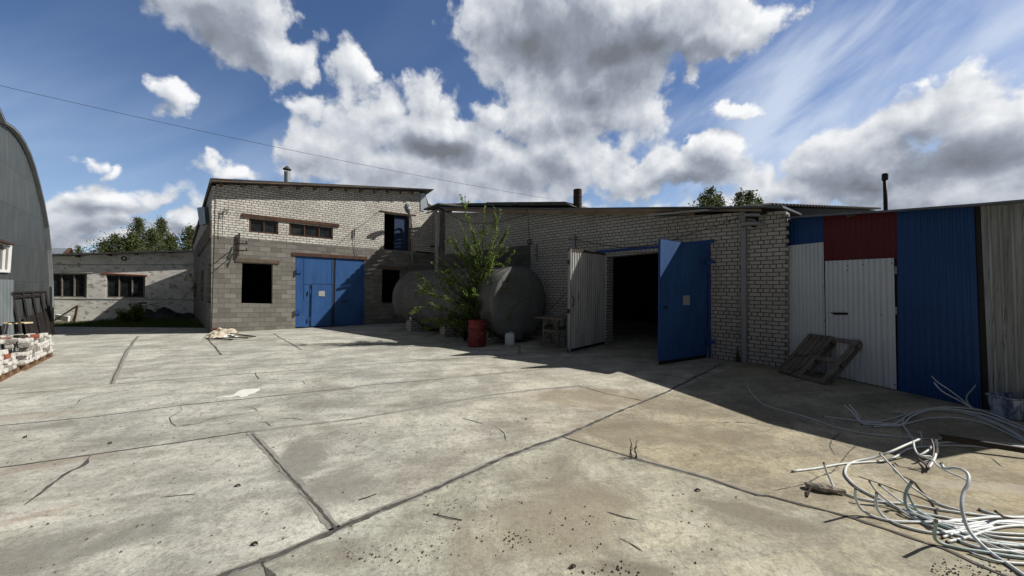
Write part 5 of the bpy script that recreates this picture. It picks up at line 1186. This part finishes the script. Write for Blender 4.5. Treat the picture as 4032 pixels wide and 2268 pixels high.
def stack(P,L,rows,depthrows,hfun,which):
    GN='bricks of the %s'%which
    def lbl(r_,d): return '%s-row mortar-crusted brick in the %s course of the %s'%('front' if d==0 else 'back',ORD[r_],which)
    nc=int(L/.262)
    for d in range(depthrows):
        for r_ in range(rows):
            z=.13+.046+r_*.093; shift=(.13 if r_%2 else 0)
            for k in range(nc):
                s=.135+k*.262+(shift if k<nc-1 else 0)*.5
                if r_>=hfun(s/L,d): continue
                if d>0 and r_<hfun(s/L,d)-1 and k<nc-1: continue
                mt=random.choices(['brickw','brickg','brickr'],[.72,.27,.01])[0]
                if random.random()<.28 and d==0:
                    for e in (-.065,.065):
                        irregular(P+bd*(s+e)+bn_*(.13+d*.27+random.uniform(-.02,.02))+Vector((0,0,z)),.25,.12,.084,math.pi/2+random.uniform(-.1,.1),M_[mt],lbl(r_,d),grp=GN)
                else:
                    irregular(P+bd*s+bn_*(.07+d*.20+random.uniform(-.025,.02))+Vector((0,0,z)),.25,.125,.086,random.uniform(-.09,.09),M_[mt],lbl(r_,d),grp=GN)
ztop=int((.62-.13)/.093)
stack(p1,L1,6,4,lambda u,d: 6 if u<.78 else (5 if u<.93 else 4),'taller brick stack')
stack(p2-bd*1.5,1.5,5,3,lambda u,d: 5 if u<.45 else (4 if u<.62 else (3 if u<.8 else 2)),'lower brick stack')
tp=gz(q('K',300,455),.70); 
for k,(dx,dy,rz,mt) in enumerate(((0,0,.5,'bark'),(.22,.08,.2,'brickr'))):
    irregular(tp+Vector((dx,dy,0)),.30,.14,.08,rz,M_['brickr' if mt=='brickr' else 'bark'],['dark brown broken slab lying on top of the tall brick stack','single red brick lying on top of the tall brick stack'][k],grp=None)

# ================================================================ BOARD TABLE, FRAME RACK (left edge)
ty=11.1; ta=gy(q('Q',330,1068),ty); tb_=gy(q('Q',-180,1068),ty); zt=ta.z
TB2=thing('board_table','makeshift table of pale boards on trestles behind the brick stack','table',((ta.x+tb_.x)/2,ty,0))
for k in range(3):
    mb=MB(); o=Vector((-.05*k,-.22*k,0)); mb.beam(Vector((tb_.x,ty,zt-.02))+o,Vector((ta.x,ty,zt-.02))+o+Vector((-.12*k,0,0)),.20,.035); mb.build('top_board',M_['newwood'],TB2,bevel=.003)
for x,yo in ((ta.x-.2,-.45),(ta.x-.35,-.02),(tb_.x+1.0,-.4),(tb_.x+.9,0)):
    mb=MB(); mb.beam(Vector((x+.1,ty+yo,0)),Vector((x,ty+yo,zt-.06)),.05,.05,up=(1,0,0)); mb.build('leg',M_['woodlight'] if x>tb_.x+1.5 else M_['steel'],TB2)
mb=MB(); p=gy(q('Q',160,1076),ty-.2); mb.box(Vector((p.x,ty-.2,zt+.012)),.28,.09,.02); tag(mb.build('flat_tool',M_['steel'],bevel=.004) if False else mb.build('flat_tool',M_['steel'],bevel=.004),'flat dark tool lying on the board table','tool')
RK=thing('steel_frame_rack','tall black steel frame rack leaning on the hangar','rack',gz(q('Q',555,1200)))
tops=[(130,730),(252,725),(360,722),(455,720),(518,719)]; bots=[(250,1215,11.9,11.4),(360,1215,12.7,12.2),(472,1205,13.5,13.0),(555,1185,14.2,13.8),(608,1168,14.6,14.4)]
TP=[];BT=[]
for (tx,ty_),(bx,by,Y,Yt) in zip(tops,bots):
    b0_=gy(q('Q',bx,by),Y); b0_.z=0.03; t0=gy(q('Q',tx,ty_),Yt); TP.append(t0); BT.append(b0_)
    mb=MB(); mb.beam(b0_,t0,.055,.055,up=(1,0,0)); mb.build('upright',M_['steel'],RK)
mb=MB(); mb.beam(TP[0],TP[-1],.05,.05); mb.build('top_rail',M_['steel'],RK)
mb=MB(); mb.beam(TP[0].lerp(BT[0],.08),TP[3].lerp(BT[3],.08),.05,.07); mb.build('rail',M_['steel'],RK)
mb=MB(); mb.beam(BT[0],BT[-1],.06,.06); mb.build('base_rail',M_['steel'],RK)
mb=MB(); mb.beam(BT[-1],BT[-1]+Vector((.1,-1.2,0)),.08,.06); mb.build('base_foot',M_['steel'],RK)
mb=MB(); o=Vector((-.06,.05,0)); mb.prism([TP[0].lerp(BT[0],.5)+o+(BT[1]-BT[0])*.6,TP[-1].lerp(BT[-1],.42)+o,BT[-1]+o,BT[0]+o+(BT[1]-BT[0])*.6],(-.01,.01,0)); mb.build('leaning_panel',M_['steel'],RK)

# ================================================================ RUBBISH AT THE CORNER AND BY THE OUTBUILDING
def crumple(name,c,sx,sy,h,mat,label,cat,seed,rz=0,n=9):
    mb=MB(); Mx=Matrix.Rotation(rz,3,'Z')
    for i in range(n+1):
        for j in range(n+1):
            x=(i/n-.5); y=(j/n-.5); e=max(0,1-max(abs(x),abs(y))*1.9)
            z=h*(e**.6)*(.5+.9*abs(noise.noise(Vector((x*4+seed,y*4,seed)))))+.008+.03*abs(noise.noise(Vector((x*9,y*9,seed))))
            k=1+.25*noise.noise(Vector((x*3,y*3,seed+9)))
            mb.v.append(Vector(c)+Mx@Vector((x*sx*k,y*sy*k,z)))
    m=n+1; nf=len(mb.v)
    for i in range(n):
        for j in range(n): mb.f.append((i*m+j,(i+1)*m+j,(i+1)*m+j+1,i*m+j+1)); mb.mi.append(0)
    o=mb.build(name,mat); md=o.modifiers.new('s','SOLIDIFY'); md.thickness=.006; return tag(o,label,cat)
for x,y,s,rz,lb,mt in ((1050,480,1.0,.3,'largest crumpled piece of pale sacking at the workshop corner','cloth'),(860,610,.8,1.2,'tan crumpled sack lying furthest forward at the workshop corner','cloth'),(1260,590,.55,.6,'small pale plaster sheet in front of the rubbish heap','paint'),(700,560,.5,.1,'flat grey scrap at the left of the rubbish heap','felt')):
    p=gz(q('T',x,y)); crumple('crumpled_sack',p,.85*s,.6*s,.34*s,M_[mt],lb,'sack',x*.01,rz)
for k,(x0,y0,x1,y1,w,lb) in enumerate(((1260,455,2120,560,.09,'longest dark board on top of the rubbish heap by the workshop corner'),(1400,520,1980,575,.07,'dark board in the middle of the rubbish heap by the workshop corner'),(1380,590,1860,600,.06,'short grey lath at the front of the rubbish heap'),(1180,410,1530,420,.12,'black scrap board at the back of the rubbish heap'),(640,640,1340,650,.10,'low dark board under the pale sacking'))):
    mb=MB(); mb.beam(gz(q('T',x0,y0),.16 if k<2 else .06),gz(q('T',x1,y1),.04),w,.03); tag(mb.build('scrap_board',M_['wood' if k%2 else 'steel'],bevel=.003),lb,'board')
p=gz(q('T',770,455)); irregular(p+Vector((0,.05,.05)),.28,.14,.10,.2,M_['brickr'],'lower red brick at the foot of the workshop corner',None,'red_brick_piece'); irregular(p+Vector((-.05,.08,.15)),.18,.14,.10,.9,M_['brickr'],'upper broken red brick at the foot of the workshop corner',None,'red_brick_piece')
p=gz(q('T',1260,395)); mb=MB(); mb.lathe([(.10,0),(.12,.06),(.09,.14),(.11,.22),(.06,.27),(.01,.28)],p+Vector((0,.1,0)),10); tag(mb.build('black_can',M_['rubber']),'dented black can standing behind the corner rubbish','can')
# heap by the outbuilding
hp_=gz(q('V',1900,350)); crumple('black_sheeting',hp_,3.2,1.4,.75,M_['blackbag'],'heap under black sheeting by the outbuilding wall','heap',4.2,0,14)
for k,(dx,lb) in enumerate(((0,'grey panel scrap lying slanted on the black sheeting'),(.5,'darker board crossing over the black sheeting'))):
    mb=MB(); mb.beam(hp_+Vector((-.55+dx,-.3,.78)),hp_+Vector((.25+dx,.1,1.0-.05*k)),.22-.12*k,.02); tag(mb.build('scrap_board',M_['felt' if not k else 'wood']),lb,'board')
a=gz(q('V',60,390),.0); b=gz(q('V',285,395),.0); mb=MB(); mb.beam(a+Vector((0,.3,.28)),b+Vector((0,.3,.18)),.12,.26); tag(mb.build('white_beam',M_['paint'],bevel=.01),'short white beam lying in the sunlit grass','beam')
tr=gz(q('V',410,390)); mb=MB(); mb.beam(tr+Vector((0,.2,0)),tr+Vector((.1,.25,.85)),.12,.05); mb.beam(tr+Vector((-.9,.1,.1)),tr+Vector((.05,.25,.82)),.08,.05); mb.beam(tr+Vector((-.25,.3,0)),tr+Vector((.05,.28,.6)),.05,.05)
tag(mb.build('old_sawhorse',M_['woodlight'],bevel=.004),'old wooden sawhorse tipped in the grass','sawhorse')

M_['straw']=leafmat('dry_straw',(.30,.26,.16),(.38,.33,.2),.3)
# ================================================================ FOLIAGE
def leafquad(mb,p,d,n,l,w,mi=0):
    d=d.normalized(); s=d.cross(n)
    s=s.normalized() if s.length>1e-5 else d.orthogonal().normalized()
    b=len(mb.v); nn=s.cross(d)*(.12*l)
    mb.v+=[p,p+d*l*.5+s*w*.5-nn,p+d*l,p+d*l*.5-s*w*.5-nn,p+d*l*.5+nn*.4]
    mb.f+=[(b,b+1,b+4),(b+1,b+2,b+4),(b+2,b+3,b+4),(b+3,b,b+4)]; mb.mi+=[mi]*4
rnd=random.Random(5)
def rv(s=1.0): return Vector((rnd.gauss(0,s),rnd.gauss(0,s),rnd.gauss(0,s)))
ELM=thing('elm_sapling','young many-stemmed elm growing between the tank and the red drum','young tree',(dp.x+.05,dp.y+.75,0))
base=Vector((dp.x+.10,dp.y+.70,0)); stems=MB(); lv=MB(); Y0=base.y
def shoot(p0,p1,sag,ll,dens,r0=.014,side=.0):
    L=(p1-p0).length; n=max(5,int(L/.10)); mid=(p0+p1)/2+sag; pts=[]
    for i in range(n+1):
        u=i/n; pts.append((p0*(1-u)**2+mid*2*u*(1-u)+p1*u*u)+rv(.008))
    stems.tube(pts,[r0*(1-.8*i/n)+.0015 for i in range(n+1)],5,False)
    m=int(L*dens); pref=rv().normalized()
    for k in range(m):
        u=.12+.88*(k+rnd.random()*.5)/m; i=min(n-1,int(u*n)); p=pts[i].lerp(pts[i+1],u*n-i); t_=(pts[i+1]-pts[i]).normalized()
        s_=t_.cross(pref).normalized()*(1 if k%2 else -1)
        d=(s_+t_*.5+rv(.25)); l=ll*rnd.uniform(.75,1.25)*(1-.3*u); leafquad(lv,p,d,(Vector((.1,-.6,.7))+rv(.6)).normalized(),l,l*.72)
    return pts
tips=[(600,128,3.2),(790,210,2.9),(912,240,2.8),(965,398,2.4),(892,378,2.5),(510,440,2.3),(590,318,2.6),(1025,545,1.9),(450,608,1.9),(385,640,1.6),(282,765,1.4),(262,865,1.1),(262,985,.9),(305,1095,.6),
 (980,620,1.8),(955,780,1.4),(965,830,1.3),(975,965,.9),(990,1080,.6),(915,1115,.5),(330,1150,.5),(700,400,2.6),(640,480,2.3),(740,470,2.4),(830,500,2.3),(560,520,2.2),(860,600,2.0),(650,600,2.0),(560,640,1.9),(500,700,1.7),(430,740,1.5)]
trunk=[base+Vector((0,0,0)),base+Vector((.03,0,.7)),base+Vector((-.02,0,1.3)),base+Vector((-.05,.02,1.9)),base+Vector((-.10,.02,2.5))]
stems.tube(smoothpath(trunk,4),[.075-.05*i/16 for i in range(17)],8)
for i,(x,y,z0) in enumerate(tips):
    Y=Y0+rnd.uniform(-.45,.45); p1=gy(q('C',x,y),Y); z0=min(z0*.72,2.3)
    p0=base+Vector((rnd.uniform(-.06,.06),rnd.uniform(-.06,.06),max(.35,z0*rnd.uniform(.75,1.0))))
    L=(p1-p0).length; pts=shoot(p0,p1,Vector((rnd.uniform(-.05,.05),0,.10*L if p1.z>2 else .18*L)),.115,36,.010)
    for k in range(int(3+L*(3.2 if p1.z<2.6 else .8))):
        a=pts[rnd.randrange(1,len(pts)-2)]; dirn=(p1-p0).normalized(); l=L*rnd.uniform(.12,.34)
        q1=a+(dirn*.7+rv(.55)).normalized()*l; shoot(a,q1,Vector((0,0,-.03)),.10,38,.0035)
lv.build('upper_foliage',M_['leaf'],ELM); lv=MB()  # upper shoots take the brighter green, low growth the darker one
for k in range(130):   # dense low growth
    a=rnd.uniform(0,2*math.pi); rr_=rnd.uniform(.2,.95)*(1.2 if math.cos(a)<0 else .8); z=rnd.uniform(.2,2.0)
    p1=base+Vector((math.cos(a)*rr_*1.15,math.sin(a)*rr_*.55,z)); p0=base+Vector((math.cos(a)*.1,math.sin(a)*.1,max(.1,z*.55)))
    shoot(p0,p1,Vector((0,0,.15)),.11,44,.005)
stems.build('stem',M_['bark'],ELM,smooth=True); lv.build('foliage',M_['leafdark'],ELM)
# low weeds and dark scrub along the tank
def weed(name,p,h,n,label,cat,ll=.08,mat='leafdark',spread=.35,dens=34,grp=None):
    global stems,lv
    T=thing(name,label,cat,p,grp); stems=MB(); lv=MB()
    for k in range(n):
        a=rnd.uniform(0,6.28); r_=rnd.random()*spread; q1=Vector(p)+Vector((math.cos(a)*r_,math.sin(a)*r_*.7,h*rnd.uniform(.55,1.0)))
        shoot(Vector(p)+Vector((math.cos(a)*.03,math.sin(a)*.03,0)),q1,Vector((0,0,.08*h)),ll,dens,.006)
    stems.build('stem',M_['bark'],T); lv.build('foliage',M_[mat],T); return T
weed('dark_scrub',gz(q('O',-60+60,1440)) if False else gz(q('C',560,1190)),.75,26,'dark low scrub under the middle of the tank','shrub',.09,spread=.6)
weed('dark_scrub',gz(q('C',640,1240)),.6,20,'small dark bush between the scrub and the red drum','shrub',.08,spread=.45)
weed('dark_scrub',gz(q('C',1085,1262))+Vector((.05,.35,0)),.5,16,'tuft of dark weeds right of the white canister','weed',.06,spread=.25)
weed('thin_weed',gz(q('C',1055,1335)),.30,3,'single thin weed in the joint before the canister','weed',.035,spread=.05,mat='leaf')
weed('wall_weed',WR.w(q('D',1362,1320),.12)*1.0,.45,7,'small climbing weed at the foot of the duct post','weed',.05,spread=.1,mat='leaf')
weed('dry_weed',gz(q('H',1840,785)),.26,4,'dry pale weed growing out of the joint in the foreground','weed',.02,spread=.2,dens=10,mat='straw')
weed('green_weed',gz(q('V',1330,400)),.75,16,'leafy weed left of the black heap','weed',.16,spread=.4,mat='leaf')
weed('green_weed',gz(q('V',1560,400)),1.0,18,'taller leafy weed touching the black heap','weed',.18,spread=.45,mat='leaf')
weed('dark_shrub',gz(q('V',2380,400))+Vector((-.2,1.6,0)),2.6,36,'dark shrub in the corner between outbuilding and workshop','shrub',.17,spread=1.0,dens=16)
# grass
mb=MB()
for k in range(15000):
    x=rnd.uniform(-21,-12.2); y=17.45+abs(rnd.gauss(0,1.6)); 
    if y>22.5: continue
    if noise.noise(Vector((x*.9,y*.9,0)))<-.35: continue
    h=rnd.uniform(.06,.24)*(1.2 if y>19 else .8); a=rnd.uniform(0,6.28); w=.016; dx,dy=math.cos(a)*w,math.sin(a)*w; lx,ly=rnd.gauss(0,.05),rnd.gauss(0,.05); b=len(mb.v)
    mb.v+=[Vector((x-dx,y-dy,-.06)),Vector((x+dx,y+dy,-.06)),Vector((x+lx,y+ly,h))]; mb.f.append((b,b+1,b+2)); mb.mi.append(0)
tag(mb.build('grass',M_['grass'],origin=(-16,19,0)),'strip of green grass before the outbuilding','grass',kind='stuff')
# trees behind the roofs
def tree(name,label,crop,x,y,Y,width,grp,seed,hfrac=.5,leafs=3200,ls=.16,droop=.3,mat='birch'):
    rn=random.Random(seed); top=gy(q(crop,x,y),Y); H=top.z; wd=width; T=thing(name,label,'tree',(top.x,Y,0),grp)
    tr=MB(); cr=MB(); b0=Vector((top.x+rn.uniform(-.3,.3),Y,0)); path=[b0,b0.lerp(top,.35)+Vector((rn.uniform(-.2,.2),0,0)),b0.lerp(top,.7),top-Vector((0,0,.3))]
    P=smoothpath(path,5); tr.tube(P,[.20*(1-i/len(P))+.02 for i in range(len(P))],7)
    nb=46
    for i in range(nb):
        u=(1-hfrac)+hfrac*(i+.5)/nb; p=b0.lerp(top,u)
        sh=min(1,((1-u)/hfrac)*1.15+.03)**.85; rad=wd*.5*sh*rn.uniform(.55,1.1); a=i*2.4+rn.uniform(-.4,.4)
        e=p+Vector((math.cos(a)*rad,math.sin(a)*rad,rad*rn.uniform(.25,.7))); tr.tube([p,(p+e)/2+Vector((0,0,.1*rad)),e],[.05*(1-u)+.02,.02,.008],5,False)
        nl=leafs//nb
        for k in range(nl):
            v=rn.random()**.6; c_=p.lerp(e,v); g=Vector((rn.gauss(0,1),rn.gauss(0,1),rn.gauss(0,1)))*(.16+.10*rad); g.z-=abs(rn.gauss(0,1))*droop
            d=Vector((rn.gauss(0,1),rn.gauss(0,1),-.6)); l=ls*rn.uniform(.6,1.3)
            leafquad(cr,c_+g,d,Vector((rn.gauss(0,1),rn.gauss(0,1),1)).normalized(),l,l*.6)
    tr.build('trunk',M_['bark'],T); cr.build('crown',M_[mat],T); return T
TG='birches showing over the outbuilding roof'
for k,(x,y,w,lb,s) in enumerate(((600,690,5.5,'leftmost rounded birch over the outbuilding roof',1),(545,725,3.0,'lowest birch at the left end of the tree group',2),(720,600,3.8,'tall pointed birch left of the gap over the outbuilding',3),(690,680,4.0,'broad birch crown under the left pointed tip',4),(790,655,4.0,'mid-height birch between the two pointed ones',5),(838,602,3.4,'tall pointed birch beside the bent steel bracket',6),(890,690,3.0,'low birch just right of the second pointed tip',7),(985,645,4.2,'birch partly hidden by the workshop roof',8),(1030,640,3.5,'birch right behind the workshop eave',9))):
    tree('birch_tree',lb,'A',x,y,42+(k%3)*3,w,TG,s,.45,3000,.20,.45)
tree('birch_tree','tiny treetop left of the birch group','A',408,750,60,1.8,TG,21,.3,900,.2,.3)
TG2='treetops behind the long brick hall'
for k,(x,y,w,lb,s) in enumerate(((1150,-14,5.0,'left treetop of the pair behind the hall roof',31),(1098,30,2.6,'low side crown at the left of the hall treetops',34),(1215,30,3.0,'low right shoulder of the left hall treetop',35),(1380,8,3.2,'middle treetop behind the hall roof',32),(1455,5,3.4,'right treetop behind the hall roof',33),(1520,60,2.4,'lowest treetop at the right behind the hall roof',36))):
    tree('leafy_tree',lb,'D',x,y,38+(k%2)*2,w,TG2,s,.36,1500,.22,.1)

# ================================================================ CRUMBS AND SMALL LITTER
rn=random.Random(99); mb=MB()
def crumb(p,s):
    b=len(mb.v); 
    for k in range(6):
        v=[(1,0,0),(-1,0,0),(0,1,0),(0,-1,0),(0,0,1),(0,0,-.3)][k]; mb.v.append(Vector((p.x,p.y,s*.3))+Vector(v)*s*rn.uniform(.6,1.2))
    for f in ((0,2,4),(2,1,4),(1,3,4),(3,0,4),(2,0,5),(1,2,5),(3,1,5),(0,3,5)): mb.f.append(tuple(b+i for i in f)); mb.mi.append(0)
for (cx_,cy_,sx2,sy2,n) in ((850,1080,280,160,90),(1180,1240,160,70,60),(700,1300,300,90,40),(1500,1180,200,120,40),(350,1330,220,60,40),(1750,1420,200,50,50),(2200,1150,200,200,25),(1000,600,500,160,40),(250,700,200,120,25)):
    for k in range(n):
        crumb(gz(q('H',rn.gauss(cx_,sx2*.6),max(120,rn.gauss(cy_,sy2*.6)))),rn.choice((.004,.005,.006,.008,.011)))
for k in range(140): crumb(gz(q('F',rn.uniform(1450,2050),rn.gauss(1400,40))),rn.choice((.004,.006,.008)))
for k in range(170): crumb(gz(q('G',rn.uniform(0,1990),rn.uniform(420,1440))),rn.choice((.004,.006,.009,.012)))
tag(mb.build('crumbs',M_['debris'],origin=(0,3,0)),'dark crumbs and grit scattered on the concrete','grit',kind='stuff')
for c_,x,y,s,lb in (('G',1425,1275,.05,'curled dry brown leaf in the foreground left of the main joint'),('H',1240,572,.035,'tiny dark leaf on the concrete beyond the joints'),('G',1330,948,.05,'dark leaf curl in the middle of the left slab'),('G',615,708,.05,'dark scrap beside the second joint at left'),('G',140,673,.06,'dark scrap near the left picture edge'),('H',2200,973,.05,'black scrap beside the right-hand joint'),('H',1500,1405,.05,'brown bark strip at the bottom of the picture')):
    p=gz(q(c_,x,y)); m2=MB(); a=rnd.uniform(-.4,.4); s*=.55; 
    P=[p+Vector((math.cos(a)*s*u,math.sin(a)*s*u,.006+.006*math.sin(3*u+1))) for u in (-.9,-.4,.1,.6,1.0)]
    wv=Vector((-math.sin(a),math.cos(a),0)); vs=[]
    for i,pt in enumerate(P): w_=s*.4*(.3,.9,1,.8,.15)[i]; vs+=[pt+wv*w_+Vector((0,0,.012)),pt,pt-wv*w_+Vector((0,0,.008))]
    fs=[]; 
    for i in range(4): fs+=[(3*i,3*i+1,3*i+4,3*i+3),(3*i+1,3*i+2,3*i+5,3*i+4)]
    m2.add(vs,fs); o=m2.build('dry_leaf',M_['rust'] if 'brown' in lb else M_['bark']); md=o.modifiers.new('s','SOLIDIFY'); md.thickness=.002; tag(o,lb,'dry leaf')
for c_,x0,y0,x1,y1,lb in (('H',300,1022,402,988,'thin brown twig left of the main diagonal joint'),('H',720,1100,880,1135,'thin straw in front of the main joint')):
    m2=MB(); m2.tube([gz(q(c_,x0,y0),.006),gz(q(c_,(x0+x1)/2,(y0+y1)/2+2),.009),gz(q(c_,x1,y1),.006)],.004,5); tag(m2.build('twig',M_['rust']),lb,'twig')
